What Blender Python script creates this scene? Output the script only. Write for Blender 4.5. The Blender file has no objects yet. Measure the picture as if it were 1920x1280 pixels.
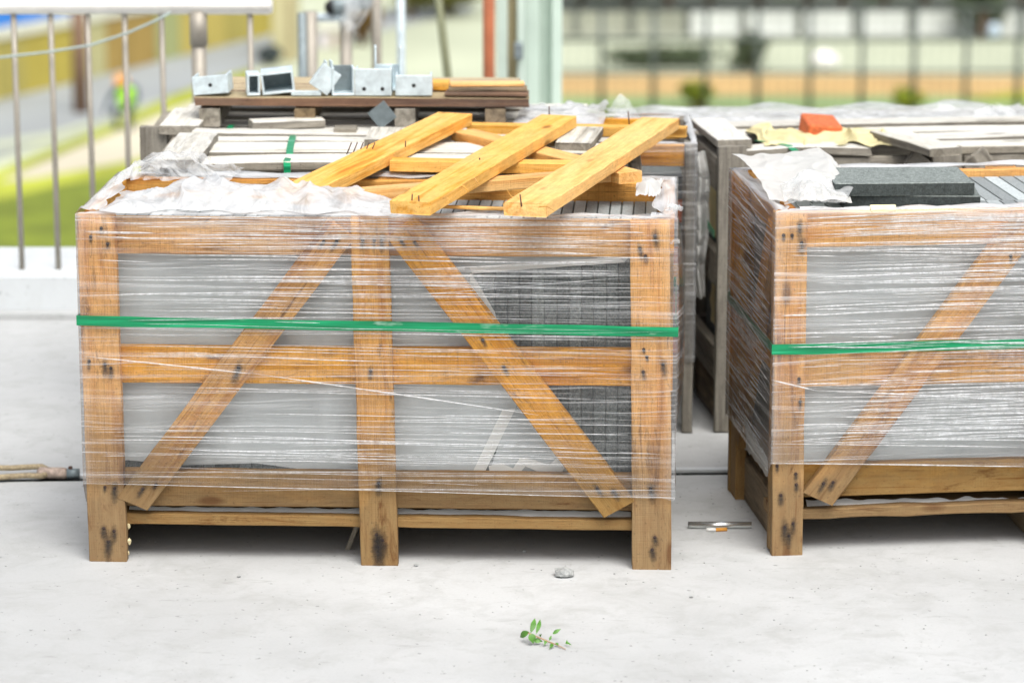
import bpy, bmesh, math, random
from mathutils import Vector, Matrix, noise as mnoise

random.seed(7)
R = math.radians
scene = bpy.context.scene
COL = scene.collection

# ------------------------------------------------------------------ camera
FPX = 6000.0                       # focal length in photograph pixels (1920 wide)
PITCH = math.atan(1340.0 / FPX)
CD, CH = 5.82, 1.734               # camera distance to the near crate, eye height
cam_d = bpy.data.cameras.new("camera")
cam = bpy.data.objects.new("camera", cam_d)
COL.objects.link(cam)
scene.camera = cam
cam.location = (0, -CD, CH)
cam.rotation_euler = (math.pi / 2 - PITCH, 0, 0)
cam_d.sensor_width = 36.0
cam_d.sensor_fit = 'HORIZONTAL'
cam_d.lens = 36.0 * FPX / 1920.0
cam_d.clip_start = 0.1
cam_d.clip_end = 2000
cam_d.dof.use_dof = True
cam_d.dof.focus_distance = 5.97
cam_d.dof.aperture_fstop = 3.7

# ------------------------------------------------------------------ light
SUN_EL, SUN_AZ = 60.0, 158.0       # azimuth measured from +Y clockwise
world = bpy.data.worlds.new("World")
scene.world = world
world.use_nodes = True
wn = world.node_tree
for n in list(wn.nodes):
    wn.nodes.remove(n)
sky = wn.nodes.new("ShaderNodeTexSky")
sky.sky_type = 'NISHITA'
sky.sun_disc = False
sky.sun_elevation = R(SUN_EL)
sky.sun_rotation = R(SUN_AZ)
sky.air_density = 1.0
sky.dust_density = 5.0
hs = wn.nodes.new("ShaderNodeHueSaturation")
hs.inputs['Saturation'].default_value = 0.42       # overcast: nearly white cloud light
bg = wn.nodes.new("ShaderNodeBackground")
bg.inputs['Strength'].default_value = 0.15
wo = wn.nodes.new("ShaderNodeOutputWorld")
wn.links.new(sky.outputs[0], hs.inputs['Color'])
wn.links.new(hs.outputs[0], bg.inputs[0])
wn.links.new(bg.outputs[0], wo.inputs[0])
sun_d = bpy.data.lights.new("sun", 'SUN')
sun_d.energy = 1.5
sun_d.angle = R(35)
sun_d.color = (1.0, 0.985, 0.955)
sun = bpy.data.objects.new("sun", sun_d)
COL.objects.link(sun)
az = R(SUN_AZ)
sdir = Vector((math.sin(az) * math.cos(R(SUN_EL)), math.cos(az) * math.cos(R(SUN_EL)), math.sin(R(SUN_EL))))
sun.rotation_euler = (-sdir).to_track_quat('-Z', 'Y').to_euler()
scene.view_settings.view_transform = 'Standard'
scene.view_settings.look = 'None'
scene.view_settings.exposure = 0.52
scene.view_settings.gamma = 1.0
scene.render.engine = 'CYCLES'
scene.cycles.transparent_max_bounces = 18
scene.cycles.max_bounces = 6

# ------------------------------------------------------------------ pixel -> place
FW = Vector((0, math.cos(PITCH), -math.sin(PITCH)))
UPV = Vector((0, math.sin(PITCH), math.cos(PITCH)))
CAM = Vector((0, -CD, CH))
def ray(px, py):
    return FW + Vector((1, 0, 0)) * ((px - 960.0) / FPX) + UPV * ((640.0 - py) / FPX)
def hz(px, py, z=0.0):
    d = ray(px, py); return CAM + d * ((z - CH) / d.z)
def hy(px, py, Y):
    d = ray(px, py); return CAM + d * ((Y + CD) / d.y)
def hp(px, py, pt, nv):
    d = ray(px, py); return CAM + d * ((pt - CAM).dot(nv) / d.dot(nv))

# ------------------------------------------------------------------ object helpers
WM = {}
def link(name, mesh, M, parent):
    o = bpy.data.objects.new(name, mesh)
    COL.objects.link(o)
    if parent is not None:
        o.parent = parent
        o.matrix_basis = WM[parent.name].inverted() @ M
    else:
        o.matrix_basis = M
    WM[o.name] = M.copy()
    return o
def tag(o, label=None, cat=None, group=None, kind=None):
    if label: o['label'] = label
    if cat: o['category'] = cat
    if group: o['group'] = group
    if kind: o['kind'] = kind
    return o
def thing(name, loc, label, cat, group=None):
    return tag(link(name, None, Matrix.Translation(Vector(loc)), None), label, cat, group)
def mesh(name, verts, faces, mat, parent=None, M=None, smooth=False, uvs=None, cen=True):
    """world-space verts -> object whose origin is their centre (or matrix M)"""
    verts = [Vector(v) for v in verts]
    if M is None:
        if cen:
            lo = Vector((min(v.x for v in verts), min(v.y for v in verts), min(v.z for v in verts)))
            hi = Vector((max(v.x for v in verts), max(v.y for v in verts), max(v.z for v in verts)))
            c = (lo + hi) / 2; c.z = lo.z
            M = Matrix.Translation(c)
        else:
            M = Matrix.Identity(4)
    Mi = M.inverted()
    me = bpy.data.meshes.new(name)
    me.from_pydata([Mi @ v for v in verts], [], faces)
    if mat: me.materials.append(mat)
    if uvs:
        ul = me.uv_layers.new(name="UVMap")
        for p in me.polygons:
            for li in p.loop_indices:
                ul.data[li].uv = uvs[me.loops[li].vertex_index]
    if smooth:
        for p in me.polygons: p.use_smooth = True
    me.update()
    return link(name, me, M, parent)
def basis(o, x, y, z):
    return Matrix(((x.x, y.x, z.x, o.x), (x.y, y.y, z.y, o.y), (x.z, y.z, z.z, o.z), (0, 0, 0, 1)))

def plank(name, a, b, w, t, nrm, mat, parent=None, cut0=0.0, cut1=0.0, wob=0.0012, ch=0.002, rough=0.002, bow=0.0, w1=None, sidem=None):
    """board: a,b = ends of the centre line of its FRONT face, nrm = outward normal of that face"""
    a = Vector(a); b = Vector(b)
    x = (b - a); L = x.length; x.normalize()
    z = Vector(nrm); z = (z - x * z.dot(x)).normalized()
    y = z.cross(x)
    M = basis(a, x, y, z)
    n = max(3, int(L / 0.05))
    if w1 is None: w1 = w
    prof = [(-.5, 0, 1, 0), (.5, 0, -1, 0), (.5, 0, 0, -1), (.5, -1, 0, 1), (.5, -1, -1, 0), (-.5, -1, 1, 0), (-.5, -1, 0, 1), (-.5, 0, 0, -1)]
    sd = random.random() * 100
    V = []; F = []
    for i in range(n + 1):
        f = i / n
        ww = w + (w1 - w) * f
        for k, (py, pz, oy, oz) in enumerate(prof):
            side = 1 if py > 0 else -1
            e = mnoise.noise(Vector((i * .9 + sd, side * 7.3, sd))) * wob
            c2 = ch * (0.6 + 0.9 * abs(mnoise.noise(Vector((i * 1.7, k * 3.1, sd)))))
            yy = py * ww + oy * c2 + e
            zz = pz * t + oz * c2 + bow * (1 - (2 * f - 1) ** 2) + mnoise.noise(Vector((f * 3, sd, pz))) * wob * .7
            xx = f * L
            if i == 0: xx += cut0 * yy + random.uniform(-rough, rough)
            if i == n: xx += cut1 * yy + random.uniform(-rough, rough)
            V.append((xx, yy, zz))
    for i in range(n):
        for k in range(8):
            k2 = (k + 1) % 8
            F.append((i * 8 + k, i * 8 + k2, (i + 1) * 8 + k2, (i + 1) * 8 + k))
    F.append(tuple(range(7, -1, -1)))
    F.append(tuple(n * 8 + k for k in range(8)))
    me = bpy.data.meshes.new(name)
    me.from_pydata(V, [], F)
    me.materials.append(mat)
    # outward normals
    bm = bmesh.new(); bm.from_mesh(me); bmesh.ops.recalc_face_normals(bm, faces=bm.faces[:]); bm.to_mesh(me); bm.free()
    if sidem is not None:  # darker sides: light from above put into the wood colours
        me.materials.append(sidem)
        for f in me.polygons:
            if f.normal.z < .35: f.material_index = 1
    return link(name, me, M, parent)

def boxv(lo, hi):
    x0, y0, z0 = lo; x1, y1, z1 = hi
    return [(x0, y0, z0), (x1, y0, z0), (x1, y1, z0), (x0, y1, z0), (x0, y0, z1), (x1, y0, z1), (x1, y1, z1), (x0, y1, z1)]
BOXF = [(0, 3, 2, 1), (4, 5, 6, 7), (0, 1, 5, 4), (1, 2, 6, 5), (2, 3, 7, 6), (3, 0, 4, 7)]
def box(name, o, x, y, z, lo, hi, mat, parent=None, bev=0.0):
    """box given in the frame (o;x,y,z)"""
    M = basis(Vector(o), Vector(x), Vector(y), Vector(z))
    me = bpy.data.meshes.new(name)
    me.from_pydata(boxv(lo, hi), [], BOXF)
    me.materials.append(mat)
    if bev > 0:
        bm = bmesh.new(); bm.from_mesh(me)
        bmesh.ops.bevel(bm, geom=bm.edges[:], offset=bev, segments=1, affect='EDGES')
        bm.to_mesh(me); bm.free()
    return link(name, me, M, parent)
def tube_vf(pts, rad, seg=8, cap=True):
    """pts list of Vectors, rad scalar or list -> verts, faces"""
    pts = [Vector(p) for p in pts]
    V = []; F = []
    n = len(pts)
    prev = None
    for i, p in enumerate(pts):
        d = (pts[min(i + 1, n - 1)] - pts[max(i - 1, 0)]).normalized()
        if prev is None:
            u = d.orthogonal().normalized()
        else:
            u = (prev - d * prev.dot(d)).normalized()
        prev = u
        v = d.cross(u)
        r = rad[i] if isinstance(rad, (list, tuple)) else rad
        for k in range(seg):
            a = 2 * math.pi * k / seg
            V.append(p + (u * math.cos(a) + v * math.sin(a)) * r)
    for i in range(n - 1):
        for k in range(seg):
            k2 = (k + 1) % seg
            F.append((i * seg + k, i * seg + k2, (i + 1) * seg + k2, (i + 1) * seg + k))
    if cap:
        F.append(tuple(range(seg - 1, -1, -1)))
        F.append(tuple((n - 1) * seg + k for k in range(seg)))
    return V, F
def tube(name, pts, rad, mat, parent=None, seg=8, smooth=True):
    V, F = tube_vf(pts, rad, seg)
    return mesh(name, V, F, mat, parent, smooth=smooth)

# ------------------------------------------------------------------ materials
class NB:
    def __init__(s, name):
        s.m = bpy.data.materials.new(name); s.m.use_nodes = True
        s.t = s.m.node_tree
        for n in list(s.t.nodes): s.t.nodes.remove(n)
        s.out = s.n("ShaderNodeOutputMaterial")
    def n(s, ty, **kw):
        nd = s.t.nodes.new(ty)
        for k, v in kw.items(): setattr(nd, k, v)
        return nd
    def L(s, a, b): s.t.links.new(a, b)
    def set(s, sock, v):
        if hasattr(v, 'links') or isinstance(v, bpy.types.NodeSocket): s.L(v, sock)
        else: sock.default_value = v
    def math(s, op, a, b=0.0, c=0.0, clamp=False):
        nd = s.n("ShaderNodeMath", operation=op, use_clamp=clamp)
        s.set(nd.inputs[0], a); s.set(nd.inputs[1], b)
        if op in ('MULTIPLY_ADD',): s.set(nd.inputs[2], c)
        return nd.outputs[0]
    def mapping(s, vec, sc=(1, 1, 1), loc=(0, 0, 0), rot=(0, 0, 0)):
        nd = s.n("ShaderNodeMapping")
        s.L(vec, nd.inputs[0])
        nd.inputs['Scale'].default_value = sc; nd.inputs['Location'].default_value = loc; nd.inputs['Rotation'].default_value = rot
        return nd.outputs[0]
    def noise(s, vec, scale, detail=3, rough=.55, dist=0.0):
        nd = s.n("ShaderNodeTexNoise")
        s.L(vec, nd.inputs['Vector'])
        nd.inputs['Scale'].default_value = scale; nd.inputs['Detail'].default_value = detail
        nd.inputs['Roughness'].default_value = rough; nd.inputs['Distortion'].default_value = dist
        return nd.outputs['Fac']
    def ramp(s, fac, stops):
        nd = s.n("ShaderNodeValToRGB")
        s.L(fac, nd.inputs[0])
        el = nd.color_ramp.elements
        while len(el) > 1: el.remove(el[-1])
        el[0].position = stops[0][0]; el[0].color = tuple(stops[0][1]) + (1,)
        for p, c in stops[1:]:
            e = el.new(p); e.color = tuple(c) + (1,)
        return nd.outputs[0]
    def rr(s, fac, lo, hi, a=0.0, b=1.0):
        nd = s.n("ShaderNodeMapRange"); nd.clamp = True
        s.set(nd.inputs[0], fac)
        nd.inputs[1].default_value = lo; nd.inputs[2].default_value = hi
        nd.inputs[3].default_value = a; nd.inputs[4].default_value = b
        return nd.outputs[0]
    def mix(s, fac, a, b, mode='MIX'):
        nd = s.n("ShaderNodeMix", data_type='RGBA', blend_type=mode)
        s.set(nd.inputs[0], fac)
        for sock, v in ((nd.inputs[6], a), (nd.inputs[7], b)):
            if isinstance(v, (tuple, list)): sock.default_value = tuple(v) + (1,)
            else: s.L(v, sock)
        return nd.outputs[2]
    def bump(s, h, strength=.3, dist=.002):
        nd = s.n("ShaderNodeBump")
        s.L(h, nd.inputs['Height']); nd.inputs['Strength'].default_value = strength; nd.inputs['Distance'].default_value = dist
        return nd.outputs[0]
    def bsdf(s, col, rough=.7, metal=0.0, normal=None, spec=.5, out=True):
        nd = s.n("ShaderNodeBsdfPrincipled")
        if isinstance(col, (tuple, list)): nd.inputs['Base Color'].default_value = tuple(col) + (1,)
        else: s.L(col, nd.inputs['Base Color'])
        s.set(nd.inputs['Roughness'], rough); s.set(nd.inputs['Metallic'], metal)
        nd.inputs['Specular IOR Level'].default_value = spec
        if normal is not None: s.L(normal, nd.inputs['Normal'])
        if out: s.L(nd.outputs[0], s.out.inputs[0])
        return nd.outputs[0]
    def objco(s, amount=37.0):
        tc = s.n("ShaderNodeTexCoord"); oi = s.n("ShaderNodeObjectInfo")
        ad = s.n("ShaderNodeVectorMath", operation='ADD')
        m = s.math('MULTIPLY', oi.outputs['Random'], amount)
        s.L(tc.outputs['Object'], ad.inputs[0]); s.L(m, ad.inputs[1])
        return ad.outputs[0], oi.outputs['Random'], tc.outputs['Object']

def wood(name, light, mid, dark, weather=(.30, .25, .19), wamt=.25, wlow=0.0, rough=.72, saw=.25, stain=.5):
    """board wood: grain along local x; wlow: share of worn grey-brown wood below film level (world z)"""
    b = NB(name)
    co, rnd, oc = b.objco()
    warp = b.noise(b.mapping(co, (2.2, 9, 9)), 1.0, 3)
    g1 = b.noise(b.mapping(co, (3.0, 60, 60)), 1.0, 4, .6, .8)
    g2 = b.noise(b.mapping(co, (14, 420, 420)), 1.0, 2)
    sw = b.noise(b.mapping(co, (420, 12, 12)), 1.0, 2)
    gr = b.math('ADD', b.math('MULTIPLY', g1, .6), b.math('MULTIPLY', warp, .55))
    col = b.ramp(gr, [(.40, dark), (.50, mid), (.60, light), (.68, light), (.80, mid)])
    col = b.mix(b.math('MULTIPLY', b.rr(g2, .48, .7), .35), col, dark)
    col = b.mix(b.math('MULTIPLY', b.rr(sw, .5, .72), saw), col, tuple(c * .55 for c in mid))
    # weathered, dirty areas
    big = b.noise(b.mapping(co, (3, 7, 7)), 1.0, 5, .65)
    wm = b.math('MULTIPLY', b.rr(big, .45, .72), wamt)
    if wlow > 0:
        geo = b.n("ShaderNodeNewGeometry")
        sp = b.n("ShaderNodeSeparateXYZ"); b.L(geo.outputs['Position'], sp.inputs[0])
        zz = b.math('ADD', sp.outputs[2], b.math('MULTIPLY', b.math('SUBTRACT', big, .5), .30))
        wm = b.math('MAXIMUM', wm, b.rr(zz, .14, .34, wlow, 0.0))
    col = b.mix(wm, col, b.mix(g1, tuple(c * .62 for c in weather), tuple(min(1, c * 1.25) for c in weather)))
    # dark mould / water stains with their own shapes
    st = b.noise(b.mapping(co, (7, 30, 30)), 1.0, 6, .72, .8)
    col = b.mix(b.math('MULTIPLY', b.rr(st, .57, .70), stain), col, tuple(c * .30 for c in dark))
    s3 = b.noise(b.mapping(co, (2.5, 75, 75), (5, 5, 5)), 1.0, 4, .7, 1.5)
    col = b.mix(b.math('MULTIPLY', b.rr(s3, .60, .68), stain * .8), col, tuple(c * .4 for c in dark))
    sp2 = b.noise(b.mapping(co, (150, 260, 260)), 1.0, 2)
    col = b.mix(b.math('MULTIPLY', b.rr(sp2, .62, .72), .45), col, (.06, .038, .02))
    mott = b.noise(b.mapping(co, (28, 60, 60)), 1.0, 5, .75)
    col = b.mix(b.rr(mott, .32, .62, .28, 0), col, tuple(c * .55 for c in dark))
    # knots
    vo = b.n("ShaderNodeTexVoronoi"); vo.inputs['Scale'].default_value = 1.0
    b.L(b.mapping(co, (4.5, 13, 13)), vo.inputs['Vector'])
    kn = b.rr(vo.outputs['Distance'], .07, .15, .75, 0.0)
    col = b.mix(kn, col, tuple(c * .35 for c in dark))
    hsv = b.n("ShaderNodeHueSaturation")
    b.L(col, hsv.inputs['Color'])
    b.L(b.rr(rnd, 0, 1, .84, 1.12), hsv.inputs['Value'])
    b.L(b.rr(b.math('FRACT', b.math('MULTIPLY', rnd, 7.3)), 0, 1, .88, 1.08), hsv.inputs['Saturation'])
    h = b.math('ADD', b.math('ADD', g1, b.math('MULTIPLY', g2, .8)), b.math('MULTIPLY', sw, .5))
    b.bsdf(hsv.outputs[0], rough, 0, b.bump(h, .8, .0018), .25)
    return b.m

M_wood = wood("crate_wood", (.86, .44, .085), (.71, .305, .040), (.33, .115, .016), (.25, .160, .064), .24, .95, saw=.36, stain=.85)
M_fresh = wood("fresh_wood", (.86, .51, .155), (.77, .37, .070), (.52, .19, .025), (.72, .52, .26), .35, 0, .7, .10, .16)
M_grey = wood("weathered_wood", (.36, .33, .27), (.25, .225, .18), (.11, .095, .075), (.15, .135, .11), .45, 0, .85, .15, .45)
M_grey_lit = wood("weathered_wood_lit", (.78, .76, .69), (.64, .61, .53), (.30, .28, .23), (.38, .36, .31), .34, 0, .85, .08, .5)  # weathered wood with overhead light put into its pale colour
M_brown = wood("brown_wood", (.26, .155, .10), (.17, .10, .07), (.08, .05, .04), (.30, .26, .2), .35, 0, .8, .1, .3)
M_ptop = wood("pallet_top", (.52, .43, .27), (.42, .33, .20), (.24, .17, .10), (.36, .32, .24), .4, 0, .85, .08, .35)  # pallet deck tops, sky light put into the pale tan
M_dkwood = wood("dark_wood", (.30, .22, .13), (.20, .145, .085), (.10, .07, .045), (.22, .2, .16), .4, 0, .85, .15, .5)  # dark brown wood; on the near crates' decks it deepens the shade below

def plain(name, col, rough=.6, metal=0.0, var=.12, sc=60, bumpd=.0006, spec=.5):
    b = NB(name)
    co, rnd, oc = b.objco()
    f = b.noise(co, sc, 4, .6)
    c = b.mix(b.rr(f, .3, .7), tuple(x * (1 - var) for x in col), tuple(min(1, x * (1 + var)) for x in col))
    b.bsdf(c, rough, metal, b.bump(f, .4, bumpd), spec)
    return b.m

def granite(name, lo, hi):
    b = NB(name)
    co, rnd, oc = b.objco()
    f1 = b.noise(co, 420, 3, .7); f2 = b.noise(co, 160, 3, .6); f3 = b.noise(co, 9, 3, .5)
    s = b.math('ADD', b.math('MULTIPLY', f1, .6), b.math('MULTIPLY', f2, .4))
    c = b.ramp(s, [(.38, lo), (.52, tuple((p + q) / 2 for p, q in zip(lo, hi))), (.64, hi)])
    c = b.mix(b.rr(f3, .35, .75, 0, .3), c, tuple(x * .6 for x in hi))
    hsv = b.n("ShaderNodeHueSaturation"); b.L(c, hsv.inputs['Color']); b.L(b.rr(rnd, 0, 1, .55, 1.3), hsv.inputs['Value'])
    b.bsdf(hsv.outputs[0], .7, 0, b.bump(s, .5, .0008), .4)
    return b.m
M_stone = granite("granite", (.055, .065, .064), (.27, .30, .29))
M_stone_lit = granite("granite_lit_top", (.26, .29, .29), (.52, .56, .56))  # slab tops: sky light and reflection put into a lighter granite
M_stone_top = granite("granite_paver_top", (.07, .085, .08), (.42, .47, .44))  # paver top faces, lighter than the sides
M_stone_side = granite("granite_paver_side", (.022, .028, .028), (.085, .105, .10))  # paver side faces, darker than the top

def film(name, base, k1, k2, f1=55, f2=190, amp_dens=True):
    b = NB(name)
    tc = b.n("ShaderNodeTexCoord")
    uv = tc.outputs['UV']
    wv = b.noise(b.mapping(uv, (2.2, 5, 1)), 1.0, 2)
    def streak(su, sv, rot, lo, hi, off):
        m = b.mapping(uv, (1, 1, 1), (off, off * .37, 0), (0, 0, rot))
        sp = b.n("ShaderNodeSeparateXYZ"); b.L(m, sp.inputs[0])
        cb = b.n("ShaderNodeCombineXYZ")
        b.L(b.math('MULTIPLY', sp.outputs[0], su), cb.inputs[0])
        b.L(b.math('MULTIPLY', b.math('ADD', sp.outputs[1], b.math('MULTIPLY', wv, .035)), sv), cb.inputs[1])
        return b.rr(b.noise(cb.outputs[0], 1.0, 2, .6), lo, hi)
    a = streak(1.1, f1, R(.8), .52, .72, 3.1)
    c = streak(2.4, f2, R(-1.1), .56, .74, 9.7)
    e = streak(1.5, f2 * 1.7, R(.3), .58, .72, 17.3)
    mod = b.rr(b.noise(b.mapping(uv, (1.6, 9, 1)), 1.0, 3), .32, .68, .15, 1.0)
    al = b.math('MULTIPLY', b.math('ADD', b.math('MULTIPLY', a, k1), b.math('MULTIPLY', b.math('ADD', c, b.math('MULTIPLY', e, .7)), k2)), mod)
    al = b.math('ADD', al, b.math('MULTIPLY', b.rr(mod, .15, 1, .4, 1.3), base))
    if amp_dens:
        at = b.n("ShaderNodeAttribute"); at.attribute_name = "dens"
        al = b.math('ADD', al, at.outputs['Fac'])
    al = b.math('MINIMUM', al, .93)
    hgt = b.math('ADD', a, b.math('MULTIPLY', c, .5))
    nrm = b.bump(hgt, .6, .002)
    df = b.n("ShaderNodeBsdfDiffuse"); df.inputs[0].default_value = (.92, .94, .95, 1); b.L(nrm, df.inputs['Normal'])
    tr = b.n("ShaderNodeBsdfTranslucent"); tr.inputs[0].default_value = (.86, .88, .89, 1)
    m1 = b.n("ShaderNodeMixShader"); m1.inputs[0].default_value = .25; b.L(df.outputs[0], m1.inputs[1]); b.L(tr.outputs[0], m1.inputs[2])
    tp = b.n("ShaderNodeBsdfTransparent")
    gl = b.n("ShaderNodeBsdfGlossy"); gl.inputs['Roughness'].default_value = .18; b.L(nrm, gl.inputs['Normal'])
    fr = b.n("ShaderNodeFresnel"); fr.inputs[0].default_value = 1.45; b.L(nrm, fr.inputs['Normal'])
    m2 = b.n("ShaderNodeMixShader"); b.L(al, m2.inputs[0]); b.L(tp.outputs[0], m2.inputs[1]); b.L(m1.outputs[0], m2.inputs[2])
    m3 = b.n("ShaderNodeMixShader"); b.L(b.math('MULTIPLY', fr.outputs[0], .6), m3.inputs[0]); b.L(m2.outputs[0], m3.inputs[1]); b.L(gl.outputs[0], m3.inputs[2])
    b.L(m3.outputs[0], b.out.inputs[0])
    return b.m
M_filmA = film("wrap_film", .025, .26, .55, 60, 210)
M_filmB = film("wrap_film_dense", .07, .50, .65, 55, 190)

def sheetmat(name, col, alpha, rough=.3, sc=25, var=.2, spec=.5, trans=.35):
    """translucent plastic sheet"""
    b = NB(name)
    co, rnd, oc = b.objco()
    f = b.noise(co, sc, 4, .6, .8)
    al = b.rr(f, .3, .7, alpha - var, min(1, alpha + var))
    nrm = b.bump(b.noise(co, sc * 2.5, 3, .6, 1.2), .5, .003)
    df = b.n("ShaderNodeBsdfPrincipled"); df.inputs['Base Color'].default_value = col + (1,)
    df.inputs['Roughness'].default_value = rough; df.inputs['Specular IOR Level'].default_value = spec; b.L(nrm, df.inputs['Normal'])
    tr = b.n("ShaderNodeBsdfTranslucent"); tr.inputs[0].default_value = col + (1,)
    m1 = b.n("ShaderNodeMixShader"); m1.inputs[0].default_value = trans; b.L(df.outputs[0], m1.inputs[1]); b.L(tr.outputs[0], m1.inputs[2])
    tp = b.n("ShaderNodeBsdfTransparent")
    m2 = b.n("ShaderNodeMixShader"); b.L(al, m2.inputs[0]); b.L(tp.outputs[0], m2.inputs[1]); b.L(m1.outputs[0], m2.inputs[2])
    b.L(m2.outputs[0], b.out.inputs[0])
    return b.m
M_wrinkle = sheetmat("film_crease", (.90, .92, .93), .66, .2, 60, .3)
M_foam = sheetmat("foam_sheet", (.86, .91, .91), .60, .6, 6, .10, .2, .12)
M_foamedge = sheetmat("foam_sheet_fold", (.95, .95, .91), .97, .6, 10, .08, .2)
M_clear = sheetmat("clear_plastic", (.90, .92, .92), .38, .12, 22, .28)
M_milky = sheetmat("milky_plastic", (.82, .84, .85), .70, .14, 20, .28)
M_white = sheetmat("white_foam", (.76, .76, .73), .97, .5, 20, .03, .3)

def strapmat():
    b = NB("green_strap")
    co, rnd, oc = b.objco()
    f = b.noise(b.mapping(co, (6, 160, 160)), 1.0, 3, .6)
    g = b.noise(b.mapping(co, (14, 40, 40)), 1.0, 3, .6)
    c = b.ramp(f, [(.35, (.0, .16, .06)), (.6, (.0, .29, .11)), (.74, (.04, .42, .21))])
    c = b.mix(b.rr(g, .62, .75, 0, .55), c, (.45, .62, .5))
    b.bsdf(c, .32, 0, b.bump(f, .3, .0008), .5)
    return b.m
M_strap = strapmat()

def concrete(name, base, dirt, scale=1.0):
    b = NB(name)
    tc = b.n("ShaderNodeTexCoord"); co = tc.outputs['Object']
    a = b.noise(co, 1.3 * scale, 5, .6); m = b.noise(co, 14 * scale, 5, .65, .5); f = b.noise(co, 160 * scale, 3, .6)
    sp = b.noise(co, 75 * scale, 3, .5)
    c = b.mix(b.rr(a, .38, .62), tuple(x * .82 for x in base), base)
    blot = b.noise(co, 4.5 * scale, 6, .7, .8)
    c = b.mix(b.rr(blot, .50, .72, 0, .35), c, dirt)
    c = b.mix(b.rr(m, .50, .74, 0, .42), c, dirt)
    st = b.noise(b.mapping(co, (9 * scale, 34 * scale, 9)), 1.0, 5, .7, 1.0)
    c = b.mix(b.rr(st, .60, .70, 0, .35), c, tuple(x * .75 for x in dirt))
    c = b.mix(b.rr(sp, .68, .74, 0, .6), c, tuple(x * .45 for x in dirt))
    c = b.mix(b.rr(f, .45, .8, 0, .18), c, dirt)
    h = b.math('ADD', b.math('MULTIPLY', m, 1.0), b.math('MULTIPLY', f, .35))
    b.bsdf(c, .9, 0, b.bump(h, .45, .003), .2)
    return b.m
M_conc = concrete("concrete", (.505, .515, .51), (.31, .312, .295))
M_kerb = concrete("kerb_paint", (.70, .73, .74), (.52, .54, .53), .6)
M_steel = plain("steel", (.34, .31, .26), .5, .25, .1, 30)
M_rail = plain("brushed_rail", (.80, .78, .73), .35, .45, .06, 20)
M_galv = plain("galvanised", (.62, .71, .74), .42, .25, .2, 45)
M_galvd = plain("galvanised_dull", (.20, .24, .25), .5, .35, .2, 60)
M_rust = plain("rust_nail", (.10, .055, .04), .8, .2, .4, 300)
M_black = plain("black_rubber", (.012, .012, .012), .6, 0, .2, 40)
M_redpipe = plain("red_oxide_paint", (.42, .13, .055), .55, 0, .15, 12)
M_green_col = plain("pale_green_paint", (.52, .62, .54), .5, 0, .08, 6)
M_tanpaint = plain("tan_paint", (.36, .30, .17), .6, 0, .1, 6)
M_brick = plain("fired_brick", (.55, .13, .045), .9, 0, .3, 90, .003)
M_cloth = plain("yellowed_cloth", (.62, .55, .30), .9, 0, .18, 18, .003)
M_grass = plain("grass_blades", (.15, .19, .012), .9, 0, .4, .7)
M_grassy = plain("dry_grass", (.32, .35, .03), .9, 0, .4, .5)
M_sand = plain("pale_sand", (.58, .53, .40), .95, 0, .15, .12)
M_sandlt = plain("lime_ground", (.43, .46, .33), .95, 0, .15, .2)
M_earth = plain("orange_earth", (.48, .32, .13), .95, 0, .2, .3)
M_road = plain("asphalt_light", (.30, .32, .32), .9, 0, .12, .3)
M_chip = plain("yellow_chip", (.80, .70, .42), .8, 0, .15, 50)
M_leaf = plain("leaf", (.07, .20, .02), .5, 0, .3, 80)
M_twig = plain("twig", (.38, .24, .14), .8, 0, .2, 80)
M_pebble = plain("pebble", (.33, .34, .33), .85, 0, .35, 120, .002)
M_rope = plain("wire_rope", (.36, .29, .18), .8, .1, .35, 180, .002)
M_paper = plain("paper_white", (.85, .84, .80), .8, 0, .05, 50)
M_filter = plain("filter_orange", (.72, .33, .06), .8, 0, .15, 90)
M_gap = plain("joint_filler", (.008, .012, .010), .9)

def stainmat():
    b = NB("nail_stain")
    tc = b.n("ShaderNodeTexCoord"); co = tc.outputs['Object']
    uv = tc.outputs['UV']
    ln = b.n("ShaderNodeVectorMath", operation='LENGTH')
    b.L(uv, ln.inputs[0])
    oi = b.n("ShaderNodeObjectInfo")
    nz = b.noise(b.mapping(co, (60, 160, 160)), 1.0, 4, .7)
    r = b.math('ADD', ln.outputs['Value'], b.math('MULTIPLY', b.math('SUBTRACT', nz, .5), 1.5))
    al = b.rr(r, .05, .9, .8, 0)
    df = b.bsdf((.028, .024, .022), .85, out=False)
    tp = b.n("ShaderNodeBsdfTransparent")
    m = b.n("ShaderNodeMixShader"); b.L(al, m.inputs[0]); b.L(tp.outputs[0], m.inputs[1]); b.L(df, m.inputs[2])
    b.L(m.outputs[0], b.out.inputs[0])
    return b.m
M_stain = stainmat()

# ------------------------------------------------------------------ ground
gap_l, gap_r = hz(0, 903), hz(1330, 890)
gdir = (gap_r - gap_l).normalized()
def gy(x, off=0.0):
    return gap_l.y + gdir.y / gdir.x * (x - gap_l.x) + off
def slab(name, poly, z0, z1, mat):
    n = len(poly)
    V = [(p[0], p[1], z1) for p in poly] + [(p[0], p[1], z0) for p in poly]
    F = [tuple(range(n)), tuple(range(2 * n - 1, n - 1, -1))] + [((i + 1) % n, i, n + i, n + (i + 1) % n) for i in range(n)]
    return mesh(name, V, F, mat)
KY = hz(70, 590).y                                   # foot of the kerb
EXT = 4.7
tag(slab("ground", [(-14, -9), (14, -9), (14, gy(14)), (-14, gy(-14))], -.25, 0, M_conc), kind='structure')
tag(slab("ground_rear", [(-14, gy(-14, .026)), (14, gy(14, .026)), (14, EXT), (-.75, EXT), (-.75, KY + .42), (-14, KY + .42)], -.25, -.003, M_conc), kind='structure')
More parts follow.
